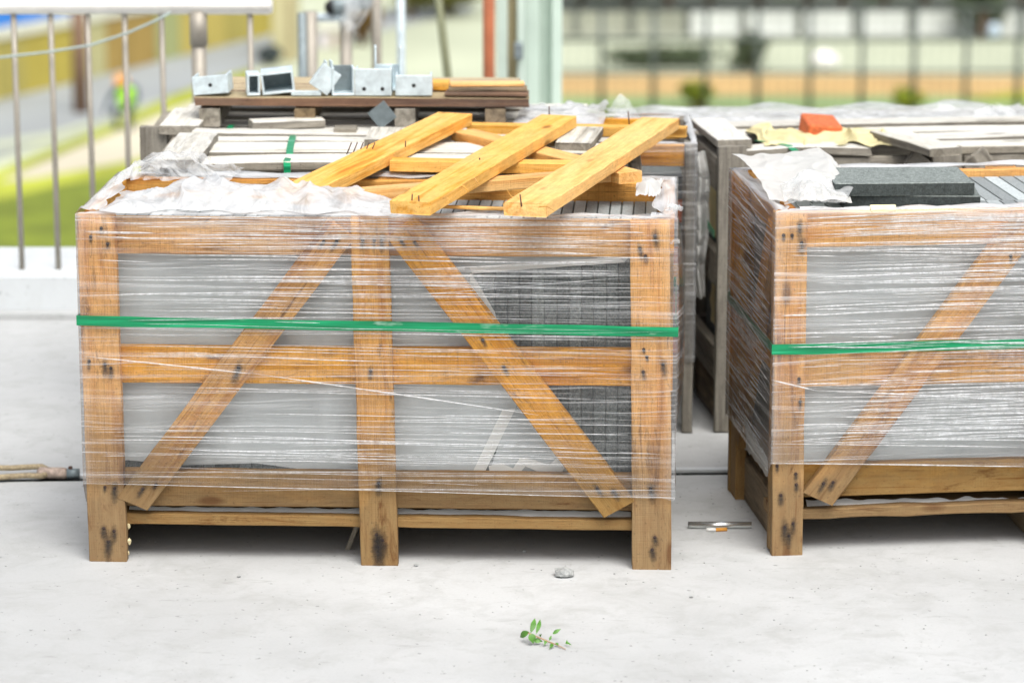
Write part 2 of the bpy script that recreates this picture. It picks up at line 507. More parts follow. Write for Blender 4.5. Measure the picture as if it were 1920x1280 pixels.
tag(slab("ground_joint", [(-14, gy(-14, -.02)), (14, gy(14, -.02)), (14, gy(14, .06)), (-14, gy(-14, .06))], -.08, -.05, M_gap), kind='structure')
tag(slab("ground_edging", [(-14, gy(-14, .0265)), (14, gy(14, .0265)), (14, gy(14, .05)), (-14, gy(-14, .05))], -.02, .004, M_kerb), kind='structure')
tag(slab("ground_joint_seal", [(-14, gy(-14, .017)), (14, gy(14, .017)), (14, gy(14, .0258)), (-14, gy(-14, .0258))], -.049, -.0015, M_gap), kind='structure')
tag(slab("kerb", [(-14, KY), (-.76, KY), (-.76, KY + .415), (-14, KY + .415)], -.002, .098, M_kerb), kind='structure')
tag(slab("kerb_fillet", [(-14, KY - .045), (-.78, KY - .045), (-.78, KY - .002), (-14, KY - .002)], -.002, .012, M_conc), kind='structure')
LZ = -8.4
tag(slab("building_base", [(-13.9, -8.9), (13.9, -8.9), (13.9, EXT - .1), (-.85, EXT - .1), (-.85, KY + .3), (-13.9, KY + .3)], LZ, -.252, M_conc), kind='structure')
tag(mesh("terrain", [(-600, -300, LZ), (600, -300, LZ), (600, 900, LZ), (-600, 900, LZ)], [(0, 1, 2, 3)], M_sandlt), kind='structure')

def strip(name, pxpoly, lay, mat, kind='structure'):
    V = [hz(x, y, LZ + lay * .004 * 4) for x, y in pxpoly]
    return tag(mesh(name, V, [tuple(range(len(V)))], mat), kind=kind)

# ------------------------------------------------------------------ crate frames
class Frame:
    """o: front left corner on the ground, x along the front, y into depth, z up"""
    def __init__(s, o, x):
        s.o = Vector(o); s.x = Vector((x.x, x.y, 0)).normalized(); s.y = Vector((-s.x.y, s.x.x, 0)); s.z = Vector((0, 0, 1))
    def p(s, u, n, z): return s.o + s.x * u + s.y * n + s.z * z
    def px(s, x, y, n=0.0): return hp(x, y, s.o + s.y * n, s.y)
    def uz(s, x, y, n=0.0):
        q = s.px(x, y, n) - s.o
        return q.dot(s.x), q.z

def nail(fr, parent, x, y, n=0.0, stain=1.0, head=True, ang=0.0):
    """rusty nail head, black run-off stain round it (photo pixel on a plane of the crate front)"""
    c = fr.px(x, y, n)
    if head:
        r = .0034
        V = [c - fr.y * .0016]; F = []
        for k in range(8):
            a = k * math.pi / 4
            V.append(c + (fr.x * math.cos(a) + fr.z * math.sin(a)) * r - fr.y * .0006)
        for k in range(8): F.append((0, 1 + (k + 1) % 8, 1 + k))
        for k in range(8):
            a = k * math.pi / 4
            V.append(c + (fr.x * math.cos(a) + fr.z * math.sin(a)) * r + fr.y * .001)
        for k in range(8): F.append((1 + k, 1 + (k + 1) % 8, 9 + (k + 1) % 8, 9 + k))
        mesh("nail", V, F, M_rust, parent)
    if stain > 0:
        w, h = .0085 * stain, .024 * stain * random.uniform(.7, 1.3)
        ca, sa = math.cos(ang), math.sin(ang)
        V = []; uv = []
        for i in range(5):
            for j in range(5):
                a, d = (i / 2 - 1), (j / 2 - 1)
                lx, lz = a * w, d * h - .006 * stain
                V.append(c + fr.x * (lx * ca - lz * sa) + fr.z * (lx * sa + lz * ca) - fr.y * .0030); uv.append((a, d))
        F = [(i * 5 + j, (i + 1) * 5 + j, (i + 1) * 5 + j + 1, i * 5 + j + 1) for i in range(4) for j in range(4)]
        mesh("nail_stain", V, F, M_stain, parent, uvs=uv)

def wrap_film(fr, W, D, H, zb, mat, parent, off=.006, fold=.045, bulge=None, foldz=None):
    """film wound round the four sides, folded over the top edge. zb(side, s) lower edge"""
    V = []; F = []; UV = []; dens = []
    cols = []
    st = .025
    sides = [((-off, -off), (1, 0), W + 2 * off), ((W + off, -off), (0, 1), D + 2 * off), ((W + off, D + off), (-1, 0), W + 2 * off), ((-off, D + off), (0, -1), D + 2 * off)]
    s_tot = 0
    for si, (st0, d, Ln) in enumerate(sides):
        n = max(2, int(Ln / st))
        for i in range(n):
            f = i / n
            cols.append((si, f, st0[0] + d[0] * Ln * f, st0[1] + d[1] * Ln * f, s_tot + Ln * f, f * Ln))
        s_tot += Ln
    cols.append((0, 0.0, -off, -off, s_tot, 0.0))
    rows = 22; nf = 5
    nr = rows + 1 + nf
    inn = [(0, 1), (-1, 0), (0, -1), (1, 0)]
    for (si, f, u, n, s, sl) in cols:
        z0 = zb(si, sl)
        corner = min(f, 1 - f) * (W if si % 2 == 0 else D)
        for r in range(rows + 1):
            t = r / rows
            z = z0 + (H + .003 - z0) * t
            w = mnoise.noise(Vector((s * 5, z * 22, 3.7))) * .0018 * min(1, corner / .05)
            du = dn = 0
            ox, oy = -inn[si][0], -inn[si][1]
            b = bulge(si, sl, z) if bulge else 0
            V.append(fr.p(u + ox * (w + b), n + oy * (w + b), z)); UV.append((s, z)); 
            dens.append(.10 * max(0, (t - .93) / .07) + (.12 if corner < .012 else 0))
        fd = fold * (.6 + .8 * abs(mnoise.noise(Vector((s * 6, 1.3, 9)))))
        # direction inward incl. corners
        cu, cn = W / 2 - u, D / 2 - n
        for r in range(1, nf + 1):
            t = r / nf
            ax = max(-1, min(1, cu / .05)); ay = max(-1, min(1, cn / .05))
            if si in (0, 2): iu, im = 0, inn[si][1]
            else: iu, im = inn[si][0], 0
            if corner < .045:
                iu = ax if abs(cu) > W / 2 - .05 else iu; im = ay if abs(cn) > D / 2 - .05 else im
            zz = H + .005 + .010 * abs(mnoise.noise(Vector((s * 9, t * 2.5, 5)))) * (1 if t > .15 else 0) - (.004 * t)
            V.append(fr.p(u + iu * fd * t, n + im * fd * t, zz)); UV.append((s, H + fd * t))
            dens.append(.55 + .35 * mnoise.noise(Vector((s * 12, t * 3, 1))))
    nc = len(cols)
    for i in range(nc - 1):
        for r in range(nr - 1):
            F.append((i * nr + r, (i + 1) * nr + r, (i + 1) * nr + r + 1, i * nr + r + 1))
    o = mesh("wrap_film", V, F, mat, parent, smooth=True, uvs=UV)
    at = o.data.attributes.new("dens", 'FLOAT', 'POINT')
    for i, d in enumerate(dens): at.data[i].value = max(0, d)
    return o

def creases(place, count, s0, s1, z0, z1, parent, tilt=.012, wmax=.0024, lmin=.08, lmax=.9, seed=1, extra=(), clus=0.0):
    """thin raised folds in the film, all in one part. place(s, z, off) -> world"""
    rg = random.Random(seed)
    V = []; F = []
    def one(pa, pb, w, amp=.003, ph=0.0):
        n = max(5, int(abs(pb[0] - pa[0]) / .03))
        base = len(V)
        for i in range(n + 1):
            t = i / n
            s = pa[0] + (pb[0] - pa[0]) * t
            z = pa[1] + (pb[1] - pa[1]) * t + mnoise.noise(Vector((s * 3.0, ph, 2))) * amp
            ww = w * (min(1, t * 5, (1 - t) * 5) * .9 + .1) * (.6 + .8 * abs(mnoise.noise(Vector((s * 16, ph, 7)))))
            V.append(place(s, z - ww / 2, 0)); V.append(place(s, z, ww * .5 + .0003)); V.append(place(s, z + ww / 2, 0))
        for i in range(n):
            a = base + i * 3
            F.append((a, a + 3, a + 4, a + 1)); F.append((a + 1, a + 4, a + 5, a + 2))
    cl = [rg.uniform(z0, z1) for _ in range(7)]
    for k in range(count):
        L = min(s1 - s0, lmin + (lmax - lmin) * rg.random() ** 2)
        a = rg.uniform(s0, s1 - L)
        z = rg.uniform(z0, z1)
        if rg.random() < clus: z = min(z1, max(z0, rg.choice(cl) + rg.gauss(0, .018)))
        dz = rg.gauss(0, tilt) * L
        one((a, z), (a + L, z + dz), .0007 + wmax * rg.random() ** 2.2, .004, rg.random() * 50)
    for pa, pb, w in extra: one(pa, pb, w, .0015, rg.random() * 50)
    o = mesh("film_crease", V, F, M_wrinkle, parent, smooth=True)
    o['kind'] = 'stuff'
    return o

def strap_band(fr, W, D, zf, h, mat, parent, off=.003):
    """flat band round the crate; zf(side, s)"""
    pts = []
    for si, (a, b, Ln) in enumerate((((0, 0), (1, 0), W), ((W, 0), (0, 1), D), ((W, D), (-1, 0), W), ((0, D), (0, -1), D))):
        n = 14
        for i in range(n):
            f = i / n
            u = a[0] + b[0] * Ln * f; nn = a[1] + b[1] * Ln * f
            ox = -off if u < 1e-6 else (off if u > W - 1e-6 else 0); oy = -off if nn < 1e-6 else (.0035 if nn > D - 1e-6 else 0)
            ox = max(-.0035, min(.0035, ox)) if nn > 1e-6 else ox
            pts.append((u + ox, nn + oy, zf(si, f * Ln)))
    V = []; F = []
    for k, (u, n, z) in enumerate(pts):
        w = h * (1 + .22 * mnoise.noise(Vector((k * .7, 4, 4)))); j = mnoise.noise(Vector((k * .33, 1, 8))) * .0018
        V += [fr.p(u, n, z + j - w / 2), fr.p(u, n, z + j + w / 2)]
    n = len(pts)
    for i in range(n):
        j = (i + 1) % n
        F.append((2 * i, 2 * j, 2 * j + 1, 2 * i + 1))
    M = basis(fr.p(0, 0, 0), fr.x, fr.y, fr.z)
    o = mesh("strap", V, F, mat, parent, M=M)
    md = o.modifiers.new("t", 'SOLIDIFY'); md.thickness = .0012; md.offset = 1
    return o

def flat_sheet(name, fr, pxpoly, n, mat, parent, amp=.003, sub=.02, thick=0):
    """sheet cut to an outline (photo pixels on the plane n of a crate), gently rippled"""
    pts = [fr.uz(x, y, n) for x, y in pxpoly]
    bm = bmesh.new()
    vs = [bm.verts.new((u, z, 0)) for u, z in pts]
    f = bm.faces.new(vs)
    bmesh.ops.triangulate(bm, faces=[f])
    for _ in range(7):
        lg = [e for e in bm.edges if e.calc_length() > sub * 1.6]
        if not lg: break
        bmesh.ops.subdivide_edges(bm, edges=lg, cuts=1)
        bmesh.ops.triangulate(bm, faces=[q for q in bm.faces if len(q.verts) > 3])
    bm.verts.index_update()
    V = []
    for v in bm.verts:
        u, z, _ = v.co
        V.append(fr.p(u, n + amp * (mnoise.noise(Vector((u * 9, z * 5, 3))) + .6 * mnoise.noise(Vector((u * 30, z * 12, 9)))), z))
    F = [tuple(v.index for v in q.verts) for q in bm.faces]
    bm.free()
    return mesh(name, V, F, mat, parent, smooth=True)

def slabs(fr, u0, u1, n0, n1, z0, z1, th, label, group, mat=None, jit=.003, name="granite_paver", taper=None):
    """stone slabs standing on edge side by side, each one a thing"""
    mat = mat or M_stone
    protos = []
    u = u0; k = 0
    while u + th < u1:
        t = th - .0007
        if len(protos) < 4:
            me = bpy.data.meshes.new(name)
            me.from_pydata(boxv((0, 0, 0), (t, n1 - n0, z1 - z0)), [], BOXF)
            bm = bmesh.new(); bm.from_mesh(me)
            bmesh.ops.bevel(bm, geom=bm.edges[:], offset=.0006 + .0005 * len(protos), segments=1, affect='EDGES')
            bm.to_mesh(me); bm.free()
            me.materials.append(mat); me.materials.append(M_stone_lit); protos.append(me)
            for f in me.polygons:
                if f.normal.z > .9: f.material_index = 1  # upward faces get the lighter stone with top light in its colour
            m = me
        else:
            m = random.choice(protos)
        M = basis(fr.p(u, n0 + random.uniform(0, 1) * jit, z0), fr.x, fr.y, fr.z)
        tag(link(name, m, M, None), label, "slab", group)
        u += th; k += 1

def crease_h(x, y, s, seed):
    """sharp-folded height field for crumpled plastic, about 0..1"""
    wx = .035 * mnoise.noise(Vector((x * 14, y * 14, seed + 2))); wy = .035 * mnoise.noise(Vector((x * 14 + 5, y * 14, seed + 9)))
    r = 0; a = 1.0
    for k, (ca, sa) in enumerate(((.95, .3), (.4, -.92), (.75, .66))):
        f = s * (.55, .9, 1.9)[k]
        n = mnoise.noise(Vector((((x + wx) * ca + (y + wy) * sa) * f, ((y + wy) * ca - (x + wx) * sa) * f * .45, seed + k * 7)))
        r += a * (1 - min(1, abs(n) * 2.6)) ** 1.6; a *= .6
    return r * .55

def crumple(name, c00, c10, c01, c11, nx, ny, hfun, amp, s, seed, mat, parent=None, ragged=.25):
    """crumpled sheet over the quad c00 c10 (near edge) c01 c11 (far edge); hfun(u,v) = height over it"""
    V = []; F = []
    c00, c10, c01, c11 = map(Vector, (c00, c10, c01, c11))
    for i in range(nx + 1):
        for j in range(ny + 1):
            u, v = i / nx, j / ny
            uu = u + ragged * .12 * mnoise.noise(Vector((v * 5, seed, 1))) * (2 * abs(u - .5)) ** 3
            vv = v + ragged * mnoise.noise(Vector((u * 9, seed, 2))) * (2 * abs(v - .5)) ** 2
            q = c00.lerp(c10, uu).lerp(c01.lerp(c11, uu), vv)
            e = min(1, 6 * min(v + .02, 1 - v + .02), 8 * min(u + .02, 1 - u + .02))
            q = q + Vector((0, 0, max(.0015, hfun(u, v) + amp * e * (crease_h(q.x, q.y, s, seed) - .45))))
            q.x += amp * .5 * mnoise.noise(Vector((q.x * 25, q.y * 25, seed))) * e
            V.append(q)
    for i in range(nx):
        for j in range(ny):
            a = i * (ny + 1) + j
            F.append((a, a + ny + 1, a + ny + 2, a + 1))
    return mesh(name, V, F, mat, parent, smooth=True)

# ------------------------------------------------------------------ near left crate (A)
a_l, a_r = hz(167, 1052), hz(1258, 1068)
FA = Frame(a_l, a_r - a_l)
WA = (a_r - a_l).length
DA, HA, TB = .455, .672, .022
uL = FA.uz(146, 420)[0]
TOPZ = FA.uz(700, 408)[1]
HA = TOPZ
crA = thing("stone_crate", FA.p(WA / 2, DA / 2, 0), "orange wooden crate in cling film with V-shaped braces and three front posts, near left", "crate")
OUT = -FA.y
def pxplank(fr, name, x0, y0, x1, y1, wpx, n, t, mat, par, **kw):
    a, b = fr.px(x0, y0, n), fr.px(x1, y1, n)
    return plank(name, a, b, wpx, t, -fr.y, mat, par, **kw)
pL = pxplank(FA, "post", 202.5, 1052, 179, 403, .0715, 0, TB, M_wood, crA)
pM = pxplank(FA, "post", 711.5, 1060, 692, 408, .0705, 0, TB, M_wood, crA)
pR = pxplank(FA, "post", 1222, 1068, 1219, 415, .0735, 0, TB, M_wood, crA)
e1 = .0235
# rails behind the posts (right ends reach under the posts)
rT = plank("rail", FA.px(150, 441, e1), FA.px(1252, 449, e1), .069, TB, OUT, M_wood, crA)
rM = plank("rail", FA.px(165, 683, e1), FA.px(1252, 690, e1), .070, TB, OUT, M_wood, crA)
rB = plank("rail", FA.px(172, 913, e1), FA.px(1252, 924, e1), .070, TB, OUT, M_wood, crA)
dB = plank("deck_edge", FA.px(176, 971, e1 - .004), FA.px(1250, 986, e1 - .004), .021, .09, OUT, M_wood, crA, wob=.002)
bL = pxplank(FA, "brace", 248, 944, 640, 428, .061, -.001, TB, M_wood, crA, cut0=-.25)
bR = pxplank(FA, "brace", 1160, 954, 752, 426, .066, -.001, TB, M_wood, crA, cut0=.12)
# back, sides, deck
for u in (.036, WA / 2, WA - .036):
    plank("post", FA.p(u, DA, .0), FA.p(u, DA, HA - .002), .07, TB, FA.y, M_wood, crA)
for z in (HA - .036, .37, .14):
    plank("rail", FA.p(.004, DA - e1, z), FA.p(WA - .004, DA - e1, z), .07, TB, FA.y, M_wood, crA)
    for u, nn in ((.0, -FA.x), (WA, FA.x)):
        plank("side_rail", FA.p(u + (.001 if u == 0 else -.001), e1 + .024, z), FA.p(u + (.001 if u == 0 else -.001), DA - e1 - .024, z), .07, .02, nn, M_wood, crA)
for u in (.045, WA / 2, WA - .045):
    plank("runner", FA.p(u, .026, .0355), FA.p(u, DA - .026, .0355), .07, .03, FA.x, M_dkwood, crA)
for i in range(4):
    nn = .16 + i * .085
    plank("deck_board", FA.p(.03, nn, .094), FA.p(WA - .03, nn, .094), .078, .02, FA.z, M_dkwood, crA)  # dark colour deepens the shade under the crate
# nails with black stains
for x, y, s in ((190, 428, .5), (170, 444, .5), (202, 457, .45), (197, 683, 1.0), (167, 677, .7), (208, 690, 1.1), (215, 915, 1.1), (197, 913, .5), (195, 990, 1.1), (214, 995, 1.1), (203, 1015, 1.4)):
    nail(FA, pL, x, y, 0, s)
for x, y, s in ((680, 450, .9), (716, 450, .9), (702, 450, .5), (695, 695, .8), (710, 905, 1.1), (706, 1002, 1.7), (717, 1012, 1.7), (709, 1025, 1.8)):
    nail(FA, pM, x, y, 0, s)
for x, y, s in ((1228, 442, 1.1), (1200, 466, .9), (1210, 480, .8), (1207, 655, .5), (1213, 669, .5), (1243, 683, 1.1), (1206, 697, .8), (1220, 915, 1.2), (1228, 1007, 1.0), (1223, 1030, 1.2)):
    nail(FA, pR, x, y, 0, s, ang=.2)
for x, y, s, a in ((607, 453, .8, -.6), (631, 453, .9, -.6), (447, 690, 1.3, -.3), (268, 916, .8, -.6), (293, 908, .6, -.6)):
    nail(FA, bL, x, y, -.001, s, ang=a)
for x, y, s, a in ((753, 452, .7, .6), (778, 455, .6, .6), (905, 637, .7, .5), (945, 688, 1.0, .5), (1120, 915, .8, .6), (1150, 920, 1.1, .6)):
    nail(FA, bR, x, y, -.001, s, ang=a)

# inner foam sheet, torn open on the right
nS = .0475
fs = flat_sheet("foam_sheet", FA, [(205, 462), (1150, 470), (1178, 484), (1170, 492), (1050, 498), (885, 512), (905, 545), (930, 590), (930, 660), (985, 725), (967, 765), (936, 830), (905, 893), (700, 892), (590, 882), (480, 868), (340, 872), (240, 862), (205, 866)], nS, M_foam, crA, .002)
flat_sheet("foam_sheet", FA, [(967, 765), (985, 745), (1050, 800), (1072, 850), (1060, 893), (915, 893), (936, 830)], nS + .001, M_foam, crA, .003)
flat_sheet("foam_fold", FA, [(942, 768), (967, 765), (905, 893), (882, 893)], nS - .003, M_foamedge, crA, .001)
flat_sheet("foam_fold", FA, [(882, 512), (895, 530), (928, 585), (930, 625), (905, 590), (880, 545)], nS - .003, M_foamedge, crA, .001)
flat_sheet("foam_fold", FA, [(880, 500), (1160, 482), (1172, 492), (1080, 498), (885, 513)], nS - .003, M_foamedge, crA, .001)
flat_sheet("foam_fold", FA, [(916, 872), (940, 868), (962, 878), (975, 858), (1000, 862), (1030, 872), (1050, 852), (1062, 870), (1052, 888), (1010, 885), (985, 874), (972, 890), (918, 884)], nS - .006, M_foamedge, crA, .006, .012)
def roll(fr, xy, n, name, mat, par, amp=.005):
    V = []; F = []; m = 70
    for i in range(m + 1):
        f = i / m
        x = xy[0][0] + (xy[1][0] - xy[0][0]) * f; y = xy[0][1] + (xy[1][1] - xy[0][1]) * f
        c = fr.px(x, y, n)
        for k in range(7):
            a = -.6 + 3.6 * k / 6
            r = .0112 + amp * mnoise.noise(Vector((x * .035, k * .5, 3)))
            V.append(c + fr.z * (math.cos(a + 1.2) * r * .9) - fr.y * (math.sin(a) * r))
    for i in range(m):
        for k in range(6):
            F.append((i * 7 + k, (i + 1) * 7 + k, (i + 1) * 7 + k + 1, i * 7 + k + 1))
    return mesh(name, V, F, mat, par, smooth=True)
roll(FA, ((242, 958), (1183, 968)), .045, "foam_roll", M_foamedge, crA)

fA_b = lambda si, s: (FA.uz(160 + s / WA * 1095, 905 + s / WA * 27)[1] if si == 0 else (.125 + .02 * math.sin(s * 9) if si != 1 else .135))
def bulA(si, s, z):
    if si == 1: return .0165 * max(0, math.sin((z - .26) / .34 * math.pi)) ** .7 * math.sin(min(1, s / .1) * math.pi / 2) if .26 < z < .60 else 0
    return 0
filmA = wrap_film(FA, WA, DA, HA, fA_b, M_filmA, crA, bulge=bulA, fold=.05)
placeA = lambda s, z, o: FA.p(s, -.0092 - o, z)
uzA = lambda x, y: FA.uz(x, y, -.008)
exA = [(uzA(156, 667), uzA(470, 700), .0042), (uzA(465, 699), uzA(1010, 778), .0034), (uzA(160, 905), uzA(1218, 933), .0020), (uzA(240, 600), uzA(640, 594), .002), (uzA(730, 507), uzA(1180, 487), .003), (uzA(690, 560), uzA(1180, 520), .0016)]
creases(placeA, 185, .0, WA, .215, HA - .01, filmA, seed=5, extra=exA, clus=.45)
creases(placeA, 26, .0, WA, .14, .23, filmA, seed=6, wmax=.0012)
creases(lambda s, z, o: FA.p(s, -.0085 - o, z), 40, .0, WA, HA - .045, HA + .002, filmA, seed=8, wmax=.003)
zsA = lambda si, s: (FA.uz(155 + s / WA * 1103, 599 + s / WA * 21.5)[1] if si == 0 else FA.uz(1258, 620.5)[1] if si == 1 else FA.uz(1258, 620.5)[1] + (s / WA) * .02 if si == 2 else FA.uz(155, 599)[1])
strap_band(FA, WA, DA, zsA, .0185, M_strap, crA, off=.0078)

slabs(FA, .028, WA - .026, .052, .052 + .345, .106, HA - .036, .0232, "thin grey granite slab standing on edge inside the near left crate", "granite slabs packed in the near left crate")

# loose plastic on top of crate A
def crest(pts, Yf):
    """crest heights above the crate top from photo outline at depth Yf"""
    out = []
    for x, y in pts:
        out.append((x, hy(x, y, Yf).z))
    return out
def interp(pts, x):
    if x <= pts[0][0]: return pts[0][1]
    for (x0, y0), (x1, y1) in zip(pts, pts[1:]):
        if x <= x1: return y0 + (y1 - y0) * (x - x0) / (x1 - x0)
    return pts[-1][1]
YA = FA.p(.3, .11, 0).y
crA1 = crest([(190, 392), (215, 372), (260, 362), (310, 352), (345, 342), (380, 336), (430, 344), (480, 352), (518, 334), (545, 350), (600, 345), (650, 350), (700, 366), (745, 386)], YA)
def hA1(u, v):
    x = 190 + u * 560
    pk = max(.004, interp(crA1, x) - HA)
    return pk * math.sin(math.pi * min(1, max(0, v * 1.05))) ** .8
o = crumple("plastic_sheet", FA.p(uL + .045, -.004, HA + .007), FA.p(FA.uz(752, 405)[0], -.002, HA + .007), FA.p(uL + .05, .21, HA + .008), FA.p(FA.uz(752, 405)[0], .18, HA + .008), 190, 60, hA1, .026, 16, 3.3, M_milky)
tag(o, "crumpled milky plastic sheet bunched along the top edge of the near left crate", "plastic")
YB = FA.p(.1, .33, 0).y
crA2 = crest([(205, 352), (225, 318), (250, 298), (278, 290), (300, 300), (330, 318), (360, 334), (385, 342)], YB)
def hA2(u, v):
    x = 203 + u * 185
    pk = max(.004, interp(crA2, x) - HA)
    return pk * math.sin(math.pi * min(1, v * .75 + .12)) ** .9
o = crumple("plastic_flap", FA.p(uL + .015, .19, HA + .012), FA.p(FA.uz(385, 405)[0], .22, HA + .010), FA.p(uL + .045, .452, HA + .012), FA.p(FA.uz(400, 405)[0], .45, HA + .012), 70, 60, hA2, .026, 15, 8.1, M_clear)
tag(o, "clear plastic flap standing up over the back left corner of the near crate", "plastic")
# lump and knot at the right end
o = crumple("plastic_scrap", FA.p(WA - .075, .20, HA + .009), FA.p(WA - .03, .20, HA + .009), FA.p(WA - .075, .38, HA + .009), FA.p(WA - .025, .38, HA + .009), 16, 24, lambda u, v: .022 * math.sin(math.pi * u) * math.sin(math.pi * v), .012, 30, 5.2, M_white)
tag(o, "small white foam scrap tucked into the right end of the near left crate", "foam")
def knot(x, y, fr, name, lab, size):
    c = fr.px(x, y, 0) 
    pts = []; rad = []
    rg = random.Random(int(x))
    for i in range(16):
        t = i / 15
        pts.append(c + Vector((size * t * 1.4 + rg.uniform(-1, 1) * size * .18, .004 + rg.uniform(-1, 1) * size * .2, rg.uniform(-1, 1) * size * .35 + size * .25 * t)))
        rad.append(size * (.10 + .22 * rg.random()) * (1 if t > .3 else .6))
    return mesh(name, *tube_vf(pts, rad, 6), M_clear, crA, smooth=False)
knot(1250, 392, FA, "film_knot", "", .018)
knot(1257, 455, FA, "film_knot", "", .012)
# yellow foam crumbs on the left runner
for k, (x, y, s) in enumerate(((241, 985, .0065), (243, 1016, .008), (241, 1036, .005))):
    c = FA.px(x, y, .02)
    V, F = [], []
    bm = bmesh.new(); bmesh.ops.create_icosphere(bm, subdivisions=1, radius=s)
    for v in bm.verts: v.co *= random.uniform(.45, 1.3); v.co.z *= 1.25; v.co.x *= .6
    V = [c + v.co for v in bm.verts]; F = [tuple(q.index for q in f.verts) for f in bm.faces]; bm.free()
    mesh("foam_crumb", V, F, M_chip, crA)

# ------------------------------------------------------------------ near right crate (B)
b_l = hz(1447, 1042)
FB = Frame(b_l, Vector((math.cos(R(6.2)), math.sin(R(6.2)), 0)))
WB, DB = 1.10, .49
HB = FB.uz(1480, 399)[1]
crB = thing("stone_crate", FB.p(WB / 2, DB / 2, 0), "orange wooden crate in dense white film with two loose pavers on top, near right", "crate")
OUTB = -FB.y
qL = pxplank(FB, "post", 1476, 1042, 1485, 399, .060, 0, TB, M_wood, crB)
for u in (WB * .5, WB - .032):
    plank("post", FB.p(u, 0, 0), FB.p(u, 0, HB), .065, TB, OUTB, M_wood, crB)
ez = lambda x, y: FB.uz(x, y, e1)[1]
def brail(y, w, nm="rail", n=e1, t=TB, **k):
    z = FB.uz(1517, y, n)[1]
    return plank(nm, FB.p(.004, n, z), FB.p(WB - .004, n, z), w, t, OUTB, M_wood, crB, **k)
brail(432, .066); brail(694, .066); brail(901, .064)
brail(963, .020, "deck_edge", e1 - .004, .09, wob=.003)
pB = pxplank(FB, "brace", 1534, 936, 1926, 418, .062, -.001, TB, M_wood, crB, cut0=-.15)
plank("brace", FB.p(WB * .5 + .06, -.001, HB - .03), FB.p(WB - .06, -.001, .12), .062, TB, OUTB, M_wood, crB)
for u in (.03, WB / 2, WB - .03):
    plank("post", FB.p(u, DB, 0), FB.p(u, DB, HB - .002), .06, TB, FB.y, M_wood, crB)
for z in (HB - .034, .36, .14):
    plank("rail", FB.p(.004, DB - e1, z), FB.p(WB - .004, DB - e1, z), .066, TB, FB.y, M_wood, crB)
    for u, nn in ((.024, -FB.x), (WB, FB.x)):
        plank("side_rail", FB.p(u, e1 + .024, z), FB.p(u, DB - e1 - .024, z), .07, .02, nn, M_wood, crB)
plank("side_post", FB.p(-.001, .038, .006), FB.p(-.001, .038, HB - .004), .022, .022, -FB.x, M_wood, crB)
plank("side_post", FB.p(.001, DB - .055, .0), FB.p(.001, DB - .055, HB - .004), .06, .022, -FB.x, M_wood, crB)
plank("side_brace", FB.p(.0, DB - .09, .13), FB.p(.0, .08, HB - .04), .055, .02, -FB.x, M_wood, crB)
for u in (.05, WB / 2, WB - .05):
    plank("runner", FB.p(u - .03, .026, .0455), FB.p(u - .03, DB - .026, .0455), .09, .03, -FB.x, M_dkwood, crB)
for i in range(5):
    nn = .15 + i * .08
    plank("deck_board", FB.p(.03, nn, .098), FB.p(WB - .03, nn, .098), .074, .02, FB.z, M_dkwood, crB)  # boards coloured dark so the space beneath looks more shaded
for x, y, s in ((1469, 441, .7), (1499, 424, 1.0), (1503, 455, 1.3), (1485, 441, .5), (1498, 710, .7), (1500, 753, .6), (1457, 873, .6), (1492, 888, .7), (1493, 908, .8), (1464, 928, 1.1), (1471, 988, 1.3), (1487, 981, .9), (1479, 1004, 1.0)):
    nail(FB, qL, x, y, 0, s)
for x, y, s in ((1544, 906, .9), (1562, 904, 1.0)):
    nail(FB, pB, x, y, -.001, s, ang=-.5)
for x, y in ((1500, 985), (1895, 480)):
    nail(FB, pB, x, y, -.001, .6) if x > 1600 else None
nSB = .0475
flat_sheet("foam_sheet", FB, [(1500, 452), (2400, 432), (2400, 905), (1500, 905)], nSB, M_foam, crB, .003)
roll(FB, ((1512, 946), (2050, 940)), .045, "foam_roll", M_foamedge, crB, .007)
# white foam poking out of the low left side
o = crumple("foam_tuft", FB.p(.016, .09, .115), FB.p(.016, .40, .115), FB.p(.004, .09, .17), FB.p(.004, .40, .19), 26, 10, lambda u, v: 0, .012, 30, 2.2, M_white, crB)
zbB = lambda si, s: (FB.uz(1447 + s * 940, 868 + s * 6)[1] if si == 0 else (.145 + .10 * (1 - s / DB) * 0 if si != 3 else .158 + (0.10 * min(1, (DB - s) / .4) if False else .0)))
filmB = wrap_film(FB, WB, DB, HB, zbB, M_filmB, crB, fold=.04)
uzB = lambda x, y: FB.uz(x, y, -.008)
exB = [(uzB(1446, 712), uzB(1530, 732), .0045), (uzB(1530, 732), uzB(1960, 752), .0035), (uzB(1446, 868), uzB(1960, 874), .0032), (uzB(1446, 832), uzB(1940, 838), .0022), (uzB(1510, 800), uzB(1960, 770), .0018)]
creases(lambda s, z, o: FB.p(s, -.0092 - o, z), 620, -.004, WB, .225, HB - .01, filmB, seed=15, extra=exB, clus=.3, tilt=.02, wmax=.0030, lmax=.6)
creases(lambda s, z, o: FB.p(-.0085 - o, s, z), 230, .0, DB, .17, HB - .01, filmB, seed=16, clus=.3, tilt=.05, lmax=.4)
zsB = lambda si, s: (FB.uz(1447, 655.5)[1] + .002 if si == 0 else FB.uz(1447, 655.5)[1])
strap_band(FB, WB, DB, zsB, .0195, M_strap, crB, off=.0078)
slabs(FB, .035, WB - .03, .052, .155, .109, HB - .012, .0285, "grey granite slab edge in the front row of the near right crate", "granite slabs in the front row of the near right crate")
slabs(FB, .038, WB - .03, .16, DB - .055, .109, HB - .014, .031, "grey granite slab edge in the back row of the near right crate", "granite slabs in the back row of the near right crate")
